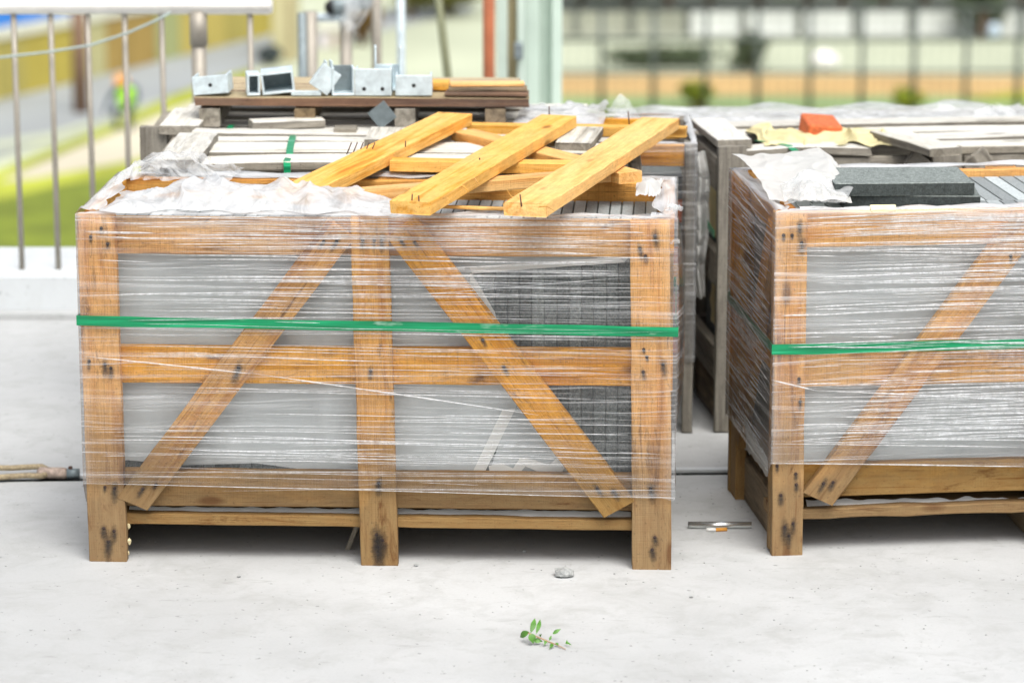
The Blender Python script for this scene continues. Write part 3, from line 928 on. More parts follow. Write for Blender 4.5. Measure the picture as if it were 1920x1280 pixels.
# two loose pavers
def paver(pxl, pxr, yb, th, dep, lab, yaw):
    pass
zt = HB - .011
pA_, pB_ = hz(1576, 386, zt), hz(1838, 388, zt)
def paver2(a, b, dep, th, label, sh=.0):
    x = (b - a); L = x.length; x.normalize(); y = Vector((-x.y, x.x, 0))
    o = box("granite_paver", a, x, y, Vector((0, 0, 1)), (0, 0, 0), (L, dep, th), M_stone_top, None, .0012)
    o.data.materials.append(M_stone_side)
    for f in o.data.polygons:
        if abs(f.normal.z) < .5: f.material_index = 1
    return tag(o, label, "paver")
paver2(pA_, pB_, .165, .0205, "dark grey granite paver lying under the other paver on the right crate")
qa, qb = hz(1565, 368, zt + .021), hz(1827, 366, zt + .021)
paver2(qa, qb, .185, .0245, "speckled grey granite paver lying on top of the other paver on the right crate")
# yellow chip of wood on the front rail
c0 = hz(1633, 394, HB + .007)
o = plank("wood_chip", c0 + Vector((0, 0, .005)), c0 + Vector((.046, .003, .005)), .014, .005, Vector((0, -.75, .65)), M_chip, None)
tag(o, "pale yellow wood chip on the top edge of the near right crate", "wood chip")
c0 = FB.p(.55, .02, HB + .006)
# white foam and clear plastic heap on the left end
YC = FB.p(.1, .25, 0).y
crB1 = crest([(1350, 316), (1400, 318), (1450, 312), (1490, 302), (1520, 300), (1545, 322), (1560, 350)], YC + .06)
def hB1(u, v):
    x = 1350 + 210 * u
    pk = max(.004, interp(crB1, x) - HB)
    return pk * math.sin(math.pi * min(1, v * .72 + .02)) ** .8
o = crumple("foam_sheet_heap", FB.p(-.002, .07, HB + .009), FB.p(.15, .05, HB + .007), FB.p(-.002, DB - .01, HB + .010), FB.p(.215, DB - .03, HB + .008), 70, 70, hB1, .020, 13, 6.4, M_white, ragged=.06)
tag(o, "white foam sheet heaped on the left end of the near right crate", "foam")
crB2 = crest([(1470, 372), (1480, 345), (1505, 330), (1530, 345), (1560, 372)], YC - .08)
def hB2(u, v):
    return (.016 + .030 * math.exp(-((u - .35) / .22) ** 2)) * math.sin(math.pi * min(1, v * .9 + .05)) ** .7
o = crumple("plastic_scrap", FB.p(.015, .015, HB + .008), FB.p(.135, .03, HB + .008), FB.p(.04, .20, HB + .012), FB.p(.20, .19, HB + .012), 70, 60, hB2, .018, 22, 9.9, M_clear, ragged=.12)
tag(o, "crinkled clear plastic scrap beside the two loose pavers", "plastic")

# ------------------------------------------------------------------ weathered crates behind
def old_crate(o, yaw, W, D, H, label, slats, mat=None, contents=None, clabel=None, cgroup=None, mids=True, post_top=0.0, pw=.06):
    """open weathered crate: corner posts, rails, deck, lid slats [(n_centre,width,u0,u1,dz)]"""
    mat = mat or M_grey
    fr = Frame(o, Vector((math.cos(R(yaw)), math.sin(R(yaw)), 0)))
    c = thing("old_crate", fr.p(W / 2, D / 2, 0), label, "crate")
    t = .022
    for u in (pw / 2, W / 2, W - pw / 2):
        plank("post", fr.p(u, 0, 0), fr.p(u, 0, H + (post_top if u < .1 else 0)), pw, t, -fr.y, mat, c)
        plank("post", fr.p(u, D, 0), fr.p(u, D, H), pw, t, fr.y, mat, c)
    zs = (H - .035, .36, .15) if mids else (H - .035, .15)
    for z in zs:
        plank("rail", fr.p(.003, t + .0015, z), fr.p(W - .003, t + .0015, z), .066, t, -fr.y, mat, c)
        plank("rail", fr.p(.003, D - t - .0015, z), fr.p(W - .003, D - t - .0015, z), .066, t, fr.y, mat, c)
        for u, nn in ((0, -fr.x), (W, fr.x)):
            plank("side_rail", fr.p(u, .03, z), fr.p(u, D - .03, z), .075, t, nn, mat, c)
    for u in (.05, W / 2, W - .05):
        plank("runner", fr.p(u, .05, .04), fr.p(u, D - .05, .04), .08, .03, fr.x, M_dkwood, c)
    for i in range(int((D - .1) / .09)):
        nn = .09 + i * .09
        plank("deck_board", fr.p(.03, nn, .102), fr.p(W - .03, nn, .102), .08, .02, fr.z, mat, c)
    for (n, w, u0, u1, dz) in slats:
        plank("lid_slat", fr.p(u0, n, H + .02 + dz), fr.p(u1, n, H + .02 + dz), w, .0185, fr.z, M_grey_lit, c, sidem=M_grey, wob=.004, bow=random.uniform(-.004, .008), rough=.004)  # pale top, grey sides: top lighting put into the slat colours
    if contents:
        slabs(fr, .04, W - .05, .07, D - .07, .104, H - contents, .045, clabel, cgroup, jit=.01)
    return fr, c

# C1: directly behind A
c1 = hz(296, 322, .655); c1 = Vector((c1.x - .02, FA.p(0, DA, 0).y + .035, 0))
HC1 = .662
FC1, cr1 = old_crate(c1, -1.2, 1.0, .47, HC1, "weathered grey crate with a slatted lid and green strap, right behind the near left crate",
    [(.055, .095, .06, .97, 0), (.205, .13, .07, .985, .003), (.335, .055, .07, .96, 0), (.425, .06, .05, .97, .002)], contents=.10,
    clabel="grey stone slab hidden under the slatted lid of the weathered crate behind", cgroup="slabs under the slatted lid")
# end plank across the slats
q = [hz(331, 300, HC1 + .040), hz(371, 249, HC1 + .040)]
plank("end_plank", q[0], q[1], .083, .017, Vector((0, 0, 1)), M_grey_lit, cr1, sidem=M_grey, wob=.003)
for (x0, y0, x1, y1) in ((1075, 268, 1100, 235),):
    a, b = hz(x0, y0, HC1 + .04), hz(x1, y1, HC1 + .04)
    plank("end_plank", a, b, .075, .017, Vector((0, 0, 1)), M_grey_lit, cr1, sidem=M_grey, wob=.003)
# green strap over C1
def loose_strap(name, pts, w, parent, wd):
    V = []; F = []
    for i, p in enumerate(pts):
        V += [p - wd * (w / 2), p + wd * (w / 2)]
    for i in range(len(pts) - 1): F.append((2 * i, 2 * i + 1, 2 * i + 3, 2 * i + 2))
    o = mesh(name, V, F, M_strap, parent)
    md = o.modifiers.new("t", 'SOLIDIFY'); md.thickness = .0012; md.offset = 0
    return o
u_s = (hz(540, 300, HC1 + .02) - FC1.o).dot(FC1.x)
loose_strap("strap", [FC1.p(u_s + .006, -.004, .30), FC1.p(u_s + .004, -.003, HC1 + .018), FC1.p(u_s + .002, .01, HC1 + .026), FC1.p(u_s, .10, HC1 + .024), FC1.p(u_s - .004, .15, HC1 + .029), FC1.p(u_s - .008, .25, HC1 + .034), FC1.p(u_s - .014, .34, HC1 + .026)], .014, cr1, FC1.x)
# C2: behind C1, carries the pallet
HC2 = .645
c2 = Vector((hy(262, 250, 1.02).x, 1.02, 0))
FC2, cr2 = old_crate(c2, -.5, .99, .46, HC2, "weathered grey crate under the brown pallet, second crate from the front on the left",
    [(.04, .06, .08, .97, 0), (.16, .08, .06, .97, .002), (.30, .09, .06, .97, 0), (.41, .07, .06, .97, .002)], contents=None,
    clabel="grey stone slab hidden inside the crate under the brown pallet", cgroup="slabs under the brown pallet", post_top=.035)
a, b = hz(334, 236, HC2 + .04), hz(364, 202, HC2 + .042)
plank("end_plank", a, b, .085, .018, Vector((0, 0, 1)), M_grey_lit, cr2, sidem=M_grey, wob=.003)
u_s = (hy(426, 240, 1.02) - FC2.o).dot(FC2.x)
loose_strap("strap", [FC2.p(u_s, -.004, .3), FC2.p(u_s, -.003, HC2 + .018), FC2.p(u_s, .02, HC2 + .024), FC2.p(u_s, .1, HC2 + .024)], .013, cr2, FC2.x)

# ------------------------------------------------------------------ brown pallet with galvanised brackets
PZ = HC2 + .0425
pz0 = HC2 + .0235
deckz = .735
Yp = 1.085
xa, xb = hy(364, 180, Yp).x, hy(992, 190, Yp).x
pal = thing("pallet", ((xa + xb) / 2, Yp + .17, pz0), "dark brown pallet stacked on the weathered crate, holding galvanised brackets", "pallet")
ZV = Vector((0, 0, 1))
for i in range(3):
    y = Yp + .055 + i * .115
    plank("deck_board", (xa, y, deckz - i * .0), (xb - i * .01, y, deckz - .004 - .0), .10, .019, ZV, M_ptop, pal, wob=.002, ch=.001, sidem=M_brown)
for i, f in enumerate((.075, .36, .66, .93)):
    x = xa + (xb - xa) * f
    h = deckz - .0195 - pz0 - .006
    plank("bearer", (x, Yp + .004, pz0 + h / 2), (x, Yp + .33, pz0 + h / 2), h, .045, Vector((1, 0, 0)), M_dkwood if i % 2 else M_grey, pal)

def bracket(px, py, pw, ph, yaw, kind, label, dep=.07, tilt=0.0, mat=None, Y=None, z=None, holes=0):
    """galvanised U shoe: base plate and upright flanges, 4 mm plate. px,py = bottom centre in the photo"""
    mat = mat or M_galv
    Y = Yp + .015 if Y is None else Y
    z = deckz + .0015 if z is None else z
    d = Y + CD
    s = d / (FPX * .985)
    w, h, t = pw * s, ph * s, .0045
    c = hy(px, py, Y); c.z = z
    x = Vector((math.cos(yaw), math.sin(yaw), 0)); y = Vector((-x.y, x.x, 0)); zz = Vector((0, 0, 1))
    if tilt:
        Rm = Matrix.Rotation(tilt, 3, y)
        x, zz = Rm @ x, Rm @ zz
        c.z += abs(math.sin(tilt)) * w / 2
    b = thing("steel_bracket", c, label, "bracket", "galvanised brackets on the pallet")
    def pl(nm, lo, hi, m=mat): return box(nm, c, x, y, zz, lo, hi, m, b, .0008)
    if kind == 'front':        # closed face towards the viewer
        f = pl("face_plate", (-w / 2, 0, 0), (w / 2, t, h))
        pl("flange", (-w / 2, t, 0), (-w / 2 + t, dep, h)); pl("flange", (w / 2 - t, t, 0), (w / 2, dep, h)); pl("base_plate", (-w / 2 + t, t, 0), (w / 2 - t, dep, t))
        for i in range(holes):
            hx = 0 if holes == 1 else (-.25 + .5 * i) * w
            V = [c + x * (hx + .0045 * math.cos(k * math.pi / 5)) + zz * (h * (.5 if holes == 1 else .25) + .0045 * math.sin(k * math.pi / 5)) - y * .0004 for k in range(10)]
            mesh("bolt_hole", V, [tuple(range(10))], M_black, f)
    elif kind == 'open':       # channel open to the viewer
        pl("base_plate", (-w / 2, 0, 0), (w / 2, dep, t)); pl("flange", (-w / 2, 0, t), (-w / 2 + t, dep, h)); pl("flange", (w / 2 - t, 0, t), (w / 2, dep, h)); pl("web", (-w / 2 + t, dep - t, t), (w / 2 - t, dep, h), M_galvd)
    elif kind == 'tube':
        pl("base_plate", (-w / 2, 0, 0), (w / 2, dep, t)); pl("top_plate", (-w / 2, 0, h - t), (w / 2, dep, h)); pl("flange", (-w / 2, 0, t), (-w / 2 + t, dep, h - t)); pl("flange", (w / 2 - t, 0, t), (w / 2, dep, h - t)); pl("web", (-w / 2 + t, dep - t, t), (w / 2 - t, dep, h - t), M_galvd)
    elif kind == 'upright':    # base with two tall flanges
        pl("base_plate", (-w / 2, 0, 0), (w / 2, dep, t)); pl("flange", (-w / 2, 0, t), (-w / 2 + t, dep * .5, h)); pl("flange", (w / 2 - t, 0, t), (w / 2, dep * .5, h)); pl("web", (-w / 2 + t, dep * .5, t), (w / 2 - t, dep * .5 + t, h * .55))
    return b
bracket(396, 178, 66, 34, R(-4), 'front', "galvanised bracket at the far left end of the brown pallet", tilt=R(-5), holes=1)
bracket(476, 178, 24, 40, R(8), 'tube', "narrow square galvanised bracket beside the wide channel on the pallet", dep=.06)
bracket(523, 177, 60, 40, R(4), 'tube', "wide galvanised channel open to the front showing its dark inside", tilt=R(-6), dep=.09, Y=Yp + .02)
bracket(574, 181, 56, 8, 0, 'front', "low galvanised plate lying flat under the leaning plate", dep=.05)
bracket(597, 172, 40, 46, R(8), 'front', "galvanised plate tipped over sideways in the middle of the pallet", tilt=R(36), dep=.02, Y=Yp + .012)
bracket(618, 180, 14, 60, R(12), 'upright', "narrow galvanised bracket with pointed upright flanges left of the dark channel", dep=.06, Y=Yp + .05)
bracket(644, 181, 42, 52, R(6), 'open', "upright galvanised channel with dark inside left of the two-hole plate", dep=.05, mat=M_galv)
bracket(700, 182, 68, 50, R(-1), 'front', "tall galvanised bracket plate with two bolt holes", holes=2, dep=.05)
bracket(728, 178, 50, 82, R(3), 'upright', "galvanised bracket with two tall upright flanges behind the two-hole plate", dep=.09, Y=Yp + .085)
bracket(776, 180, 68, 38, R(1), 'front', "low galvanised bracket plate with one bolt hole at the right", holes=1, dep=.06)
# offcuts on the right end of the pallet
for i, (x0, x1, y, w, m, lab) in enumerate(((835, 990, .04, .05, M_brown, "dark brown offcut at the bottom of the offcut pile on the pallet"), (842, 988, .045, .045, M_dkwood, "middle brown offcut in the pile on the right end of the pallet"), (845, 982, .05, .04, M_fresh, "orange offcut on top of the pile on the right end of the pallet"))):
    zz = deckz + .0085 + i * .0085
    a, b = hy(x0, 180, Yp + y), hy(x1, 180, Yp + y)
    a.z = b.z = zz
    b.y += .01 * (i - 1)
    tag(plank("board_offcut", a, b, w, .0075, ZV, m, None), lab, "offcut")
a, b = hy(812, 170, Yp + .12), hy(842, 170, Yp + .12); a.z = b.z = deckz + .020
tag(plank("board_offcut", a, b, .05, .0185, ZV, M_fresh, None), "short tan offcut behind the low bracket on the pallet", "offcut")
# stuff under / before the pallet on C2
a, b = hz(628, 238, HC2 + .046), hz(668, 238, HC2 + .046)
tag(plank("wood_block", a, b, .05, .025, ZV, M_grey, None), "short pale wood block lying on the lid slats under the pallet", "wood block")
a, b = hz(712, 262, HC1 + .041), hz(724, 238, HC1 + .043)
plank("end_plank", a, b, .065, .018, ZV, M_grey_lit, cr1, sidem=M_grey)
gp = hy(714, 238, Yp - .02)
tag(box("steel_plate", Vector((gp.x, Yp - .035, HC2 + .0245)), Vector((.78, 0, .62)).normalized(), Vector((0, 1, 0)), Vector((-.62, 0, .78)).normalized(), (0, 0, 0), (.045, .005, .045), M_galvd, None, .0005), "dark grey steel plate standing on its corner under the pallet", "steel plate")

a, b = hz(470, 226, HC2 + .0445), hz(605, 221, HC2 + .0445)
tag(plank("loose_board", a, b, .05, .018, ZV, M_grey_lit, None, sidem=M_grey), "pale loose board lying between the crate lid and the brown pallet", "board")
a, b = hz(800, 300, HC1 + .0395), hz(960, 292, HC1 + .0395)
o = crumple("plastic_strip", FC2.p(.80, .02, HC2 + .024), FC2.p(1.0, .02, HC2 + .024), FC2.p(.84, .42, HC2 + .024), FC2.p(1.02, .42, HC2 + .024), 50, 50, lambda u, v: .016 * math.sin(math.pi * v), .022, 14, 4.9, M_milky)
tag(o, "whitish plastic spread over the right end of the crate under the pallet", "plastic")
# ------------------------------------------------------------------ loose panel of fresh timber on top
ZP = HC1 + .066                                   # top of the upper boards
pan = thing("timber_lattice", FA.p(.75, .5, ZP - .05), "fresh orange timber frame of three boards on cross rails, lying on the crates", "timber frame")
def tp(x0, y0, x1, y1, w, z, t=.024, mat=None, **k):
    return plank("plank" if z == ZP else "cross_rail", hz(x0, y0, z), hz(x1, y1, z), w, t, ZV, mat or M_fresh, pan, rough=.004, **k)
t1 = plank("plank", hz(545, 360, ZP - .030), hz(852, 212, ZP), .078, .024, ZV, M_fresh, pan, rough=.004)
t2 = tp(770, 377, 1048, 216, .078, ZP)
t3 = tp(985, 381, 1238, 221, .080, ZP)
ZR = ZP - .0252
tp(875, 231, 1287, 238, .034, ZR, .022)
tp(735, 298, 1165, 305, .045, ZR, .022)
tp(640, 357, 1150, 316, .045, ZR - .0005, .022)
plank("brace", hz(868, 243, ZR + .0005), hz(1182, 322, ZR - .001), .055, .022, ZV, M_fresh, pan)
# extra rail ends and a split lath at the near end
o = plank("lath", hz(800, 384, HA + .0165), hz(1010, 390, HA + .0165), .012, .006, ZV, M_fresh, None)
tag(o, "thin split lath lying along the top rail of the near left crate", "lath")
def spike(x, y, z, h, lean=0.0):
    b = hz(x, y, z)
    tube("nail", [b - Vector((0, 0, .006)), b + Vector((lean, 0, h))], .0013, M_rust, pan, 6)
for x, y, h in ((772, 376, .012), (786, 378, .011), (978, 381, .016), (1030, 215, .018), (1180, 228, .022), (760, 270, .006), (900, 300, .004)):
    spike(x, y, ZP if y > 240 else ZP - .002, h, random.uniform(-.003, .003))
for k in range(5):
    spike(650 + k * 11, 284, ZP - .02, .018, .010)
# splinters on the sawn near ends
def splinter(x, y, L, par, a):
    b = hz(x, y, ZP - .004)
    pts = [b, b + Vector((math.cos(a) * L * .5, -.004, .002)), b + Vector((math.cos(a) * L, -.008, math.sin(a) * L))]
    tube("splinter", pts, [.0012, .0009, .0003], M_fresh, par, 5)
for x, y, a in ((985, 376, 2.6), (968, 370, 2.4), (830, 372, -.4), (860, 350, -.5), (755, 374, 2.8), (1010, 388, -.2), (880, 335, -.6)):
    splinter(x, y, random.uniform(.015, .03), pan, a)

# ------------------------------------------------------------------ narrow wrapped crate between the rows (D)
HD = .64
FD = Frame(Vector((.165, 1.03, 0)), Vector((1, -.02, 0)))
crD = thing("wrapped_crate", FD.p(.12, .2, 0), "narrow film-wrapped crate of bricks in the gap behind the near left crate", "crate")
WD, DD = .232, .42
for u, nn in ((.011, 0), (WD - .011, 0)):
    plank("post", FD.p(u, nn, 0), FD.p(u, nn, HD), .022, .06, -FD.y, M_grey, crD)
    plank("post", FD.p(u, DD, 0), FD.p(u, DD, HD), .022, .06, FD.y, M_grey, crD)
for z in (HD - .026, .35, .14):
    plank("rail", FD.p(.023, .012, z), FD.p(WD - .023, .012, z), .045, .02, -FD.y, M_wood, crD)
    plank("rail", FD.p(.023, DD - .012, z), FD.p(WD - .023, DD - .012, z), .045, .02, FD.y, M_wood, crD)
plank("deck_board", FD.p(.023, .2, .10), FD.p(WD - .023, .2, .10), .30, .02, FD.z, M_grey, crD)
for r in range(9):
    for c in range(2):
        o = box("brick", FD.p(.026 + c * .092, .036 + random.uniform(0, .006), .1015 + r * .0515), FD.x, FD.y, FD.z, (0, 0, 0), (.088, .19, .0505), M_brick if (r + c) % 2 == 0 else M_stone, None, .002)
        tag(o, "brick stacked inside the narrow wrapped crate in the gap", "brick", "bricks in the narrow wrapped crate")
wrap_film(FD, WD, DD, HD, lambda si, s: .16, M_filmA, crD, off=.004, fold=.02)

# ------------------------------------------------------------------ right rear crates (E, G)
HE = .605
e_l = hz(1348, 276, HE + .03); e_l.z = 0
FE, crE = old_crate(e_l, 6.5, 1.15, .42, HE, "weathered grey crate holding the brick and yellow cloth, behind the near right crate",
    [(.05, .07, .06, .34, .0), (.06, .08, .46, 1.12, 0), (.17, .08, .42, 1.12, .0), (.27, .07, .05, 1.12, .0), (.37, .07, .03, 1.12, .002)], contents=.10,
    clabel="stone slab inside the weathered crate behind the near right crate", cgroup="slabs in the right rear crate", pw=.062, post_top=.03)
# lid frame planks running into depth
plank("end_plank", FE.p(.040, .028, HE + .041), FE.p(.034, .34, HE + .041), .075, .018, ZV, M_grey_lit, crE, sidem=M_grey, wob=.003)
a, b = hz(1772, 277, HE + .041), hz(1660, 243, HE + .041)
plank("end_plank", a, b, .075, .018, ZV, M_grey_lit, crE, sidem=M_grey, wob=.003)
# centre post and the two sawn brace ends
def eplk(x0, y0, x1, y1, w, n=-.004):
    plank("brace", FE.px(x0, y0, n), FE.px(x1, y1, n), w, .02, -FE.y, M_grey, crE)
plank("post", FE.px(1776, 420, -.005), FE.px(1776, 277, -.005), .066, .022, -FE.y, M_grey, crE)
eplk(1735, 296, 1600, 470, .058); eplk(1826, 292, 1990, 560, .062)
# green strap on E front and side
u_s = (hz(1487, 285, HE + .02) - FE.o).dot(FE.x)
loose_strap("strap", [FE.p(u_s + .012, -.004, .5), FE.p(u_s + .008, -.004, HE + .02), FE.p(u_s, .03, HE + .026), FE.p(u_s - .02, .07, HE + .026), FE.p(u_s - .05, .12, HE + .024)], .016, crE, FE.x)
loose_strap("strap", [FE.p(-.004 - .004 * math.sin(t * 3), .02 + t * .42, .44 + .17 * t ** 1.7) for t in [i / 8 for i in range(9)]], .016, crE, Vector((0, 0, 1)))
# rear post and hanging plastic in the gap
gx = hy(1312, 300, FE.p(0, .2, 0).y)
def hang(x0, x1, y0, y1, Y, seed, name, label, mat):
    V = []; F = []; nx, nz = 14, 36
    for i in range(nx + 1):
        for j in range(nz + 1):
            u, v = i / nx, j / nz
            w = .55 + .45 * math.sin(v * 3.0 + .4)
            x = (x0 + x1) / 2 + (u - .5) * (x1 - x0) * w + 6 * mnoise.noise(Vector((v * 4, seed, 0)))
            q = hy(x, y0 + (y1 - y0) * v, Y)
            q.y += .022 * crease_h(q.x, q.z, 22, seed) + .014 * math.sin(u * 9)
            V.append(q)
    for i in range(nx):
        for j in range(nz):
            a = i * (nz + 1) + j
            F.append((a, a + 1, a + nz + 2, a + nz + 1))
    return tag(mesh(name, V, F, mat, None), label, "plastic")
hang(1290, 1332, 285, 560, FE.p(0, .10, 0).y - .03, 4.4, "hanging_plastic", "pale torn plastic hanging down in the gap beside the right rear crate", M_white)
# yellow foam seen inside E's side
for k, (n0, n1, z0, z1) in enumerate(((.06, .24, .20, .34), (.10, .30, .40, .56))):
    V = []; F = []
    for i in range(11):
        for j in range(7):
            V.append(FE.p(.030 + .006 * mnoise.noise(Vector((i * .7, j * .8, k))), n0 + (n1 - n0) * i / 10, z0 + (z1 - z0) * j / 6))
    for i in range(10):
        for j in range(6): F.append((i * 7 + j, (i + 1) * 7 + j, (i + 1) * 7 + j + 1, i * 7 + j + 1))
    mesh("foam_sheet", V, F, M_cloth, crE, smooth=True)

# brick and cloth on E
bz = HE + .052
q = hy(1512, 262, FE.p(.22, .17, 0).y) + Vector((.042, 0, .006))
bx = Vector((.99, .12, 0)).normalized(); by = Vector((-bx.y, bx.x, 0))
Rm = Matrix.Rotation(R(14), 3, 'X')
zz_ = Vector((.10, -.12, .96)).normalized(); xx_ = (bx - zz_ * bx.dot(zz_)).normalized(); yy_ = zz_.cross(xx_)
o = box("brick", q + Vector((-.04, .015, -.018)), xx_, yy_, zz_, (0, 0, 0), (.078, .095, .045), M_brick, None, .004)
tag(o, "single orange-red brick lying tilted on the yellow cloth", "brick")
cc = crest([(1440, 262), (1452, 246), (1475, 252), (1510, 268), (1550, 258), (1580, 246), (1620, 244), (1650, 262), (1690, 268), (1712, 276)], FE.p(.3, .15, 0).y)
def hcl(u, v):
    x = 1440 + u * 272
    pk = max(.006, interp(cc, x) - (HE + .02))
    return pk * math.sin(math.pi * min(1, v * .85 + .08)) ** .8
ua, ub = (hz(1440, 280, HE + .02) - FE.o).dot(FE.x), (hz(1712, 280, HE + .02) - FE.o).dot(FE.x)
o = crumple("yellow_cloth", FE.p(ua, .03, HE + .0215), FE.p(ub, .03, HE + .0215), FE.p(ua, .27, HE + .0215), FE.p(ub, .27, HE + .0215), 90, 50, hcl, .040, 15, 7.7, M_cloth)
tag(o, "crumpled pale yellow cloth under the brick on the right rear crate", "cloth")
# G behind E under a plastic sheet
HG = .56
g_l = Vector((FE.p(-.10, .48, 0).x, FE.p(0, .49, 0).y, 0))
FG, crG = old_crate(g_l, 5.5, 1.35, .46, HG, "rear crate on the right lying under a whitish plastic sheet",
    [(.08, .09, .06, 1.3, 0), (.22, .09, .06, 1.3, .0), (.36, .09, .06, 1.3, .0)], contents=None,
    clabel="stone slab inside the rear crate under the plastic sheet", cgroup="slabs in the sheeted rear crate")
crG1 = crest([(1170, 236), (1220, 214), (1260, 207), (1340, 210), (1400, 216), (1460, 222), (1510, 228), (1570, 226), (1640, 218), (1700, 212), (1760, 214), (1830, 222), (1880, 222), (1960, 224)], FG.p(.5, .25, 0).y)
def hG(u, v):
    x = 1165 + u * 800
    pk = max(.004, interp(crG1, x) - HG - .02)
    return pk * math.sin(math.pi * min(1, v * .9 + .06)) ** .6
ga, gb = (hy(1165, 230, FG.p(.5, .2, 0).y) - FG.o).dot(FG.x), (hy(1965, 230, FG.p(.9, .2, 0).y) - FG.o).dot(FG.x)
o = crumple("plastic_cover", FG.p(ga, -.01, HG + .0215), FG.p(gb, -.01, HG + .0215), FG.p(ga, .45, HG + .0215), FG.p(gb, .45, HG + .0215), 150, 50, hG, .020, 8, 2.9, M_milky)
tag(o, "wide whitish plastic sheet covering the rear crate on the right", "plastic")
def peak(pts, Y, name, label, seed, mat):
    """small stand-up tuft of plastic"""
    V = []; F = []; n = 22; m = 14
    for i in range(n + 1):
        x = pts[0][0] + (pts[-1][0] - pts[0][0]) * i / n
        yt = interp(pts, x); yb = 236
        for j in range(m + 1):
            v = j / m
            q = hy(x, yb + (yt - yb) * v, Y)
            q.y += .05 * (v - .5) + .03 * crease_h(q.x, q.z, 20, seed)
            V.append(q)
    for i in range(n):
        for j in range(m):
            a = i * (m + 1) + j
            F.append((a, a + m + 1, a + m + 2, a + 1))
    return tag(mesh(name, V, F, mat), label, "plastic")
peak([(1138, 226), (1150, 196), (1164, 180), (1180, 192), (1200, 226)], FG.p(0, .12, 0).y, "plastic_tuft", "pointed tuft of clear plastic sticking up behind the timber frame", 3, M_clear)
peak([(1830, 212), (1850, 208), (1872, 196), (1892, 202), (1912, 216), (1918, 232)], FG.p(1.1, .2, 0).y, "plastic_tuft", "pointed tuft of clear plastic at the right edge of the plastic cover", 6, M_clear)

# ------------------------------------------------------------------ small things on the floor
def rock(c, s, sq, mat, seed, sub=2):
    bm = bmesh.new(); bmesh.ops.create_icosphere(bm, subdivisions=sub, radius=1)
    V = []
    for v in bm.verts:
        k = 1 + .35 * mnoise.noise(v.co * 1.6 + Vector((seed, 0, 0)))
        V.append(Vector((v.co.x * s * sq[0] * k, v.co.y * s * sq[1] * k, v.co.z * s * sq[2] * k)))
    zmin = min(v.z for v in V)
    V = [Vector(c) + v - Vector((0, 0, zmin)) for v in V]
    F = [tuple(q.index for q in f.verts) for f in bm.faces]; bm.free()
    return V, F
V, F = rock(hz(1057, 1080), .021, (1.0, .8, .42), M_pebble, 3.0)
tag(mesh("stone_chip", V, F, M_pebble), "grey stone chip on the floor in front of the near left crate", "stone")
for (x, y, s, lab) in ((983, 1035, .0045, "tiny pale pebble under the near left crate"), (780, 1061, .005, "tiny pale pebble beside the foot of the middle post"), (448, 1082, .004, "tiny grey pebble on the floor left of the middle post"), (1296, 1120, .004, "tiny dark pebble on the floor right of the stone chip")):
    V, F = rock(hz(x, y), s, (1.1, .8, .5), M_pebble, x * .1, 1)
    tag(mesh("pebble", V, F, M_pebble), lab, "pebble")
V = []; F = []
rg = random.Random(4)
for k in range(420):
    c = hz(rg.uniform(-60, 1980), rg.uniform(930, 1330) if rg.random() < .75 else rg.uniform(600, 930))
    v, f = rock(c, rg.uniform(.0006, .0019), (1.2, .9, .5), None, k * 1.3, 0 if False else 1)
    b0 = len(V); V += v; F += [tuple(i + b0 for i in q) for q in f]
o = mesh("grit", V, F, M_pebble); tag(o, "fine grit scattered over the concrete floor", "grit", kind='stuff')
# twig with leaves
tw = thing("leafy_twig", hz(1015, 1200), "broken green twig with leaves lying on the floor in the foreground", "twig")
tp_ = [hz(x, y, z) for x, y, z in ((990, 1186, .022), (1010, 1194, .014), (1028, 1202, .008), (1044, 1208, .004), (1060, 1216, .002))]
tube("stem", tp_, [.0016, .0015, .0014, .0012, .0008], M_twig, tw, 6)
def leaf(a, b, w, cup=.2):
    a, b = Vector(a), Vector(b)
    d = b - a; L = d.length
    s = d.cross(Vector((.2, -.8, .55))).normalized()
    nrm = s.cross(d).normalized()
    V = []; F = []; n = 7
    for i in range(n + 1):
        t = i / n
        ww = w * .85 * math.sin(math.pi * min(1, t ** .8 * .98 + .01)) ** 1.25 * (1 - .2 * t)
        c = a + d * t + nrm * (.12 * L * math.sin(t * math.pi))
        V += [c - s * ww + nrm * cup * ww, c, c + s * ww + nrm * cup * ww]
    for i in range(n):
        k = i * 3
        F += [(k, k + 3, k + 4, k + 1), (k + 1, k + 4, k + 5, k + 2)]
    mesh("leaf", V, F, M_leaf, tw, smooth=True)
for (x0, y0, z0, x1, y1, z1, w) in ((995, 1186, .022, 1003, 1158, .040, .0065), (1005, 1188, .02, 1013, 1160, .036, .005), (993, 1184, .022, 975, 1194, .006, .008), (994, 1186, .022, 1000, 1206, .004, .009), (1000, 1200, .008, 1018, 1202, .006, .006), (1024, 1198, .010, 1020, 1210, .003, .004), (1036, 1188, .012, 1052, 1178, .020, .0045), (1030, 1200, .008, 1034, 1190, .016, .003), (1036, 1206, .006, 1030, 1216, .002, .0045), (1060, 1205, .004, 1072, 1209, .005, .003), (1062, 1207, .004, 1063, 1198, .012, .0025), (1042, 1204, .006, 1048, 1212, .002, .003), (1012, 1192, .014, 1016, 1187, .022, .003)):
    leaf(hz(x0, y0, z0), hz(x1, y1, z1), w)
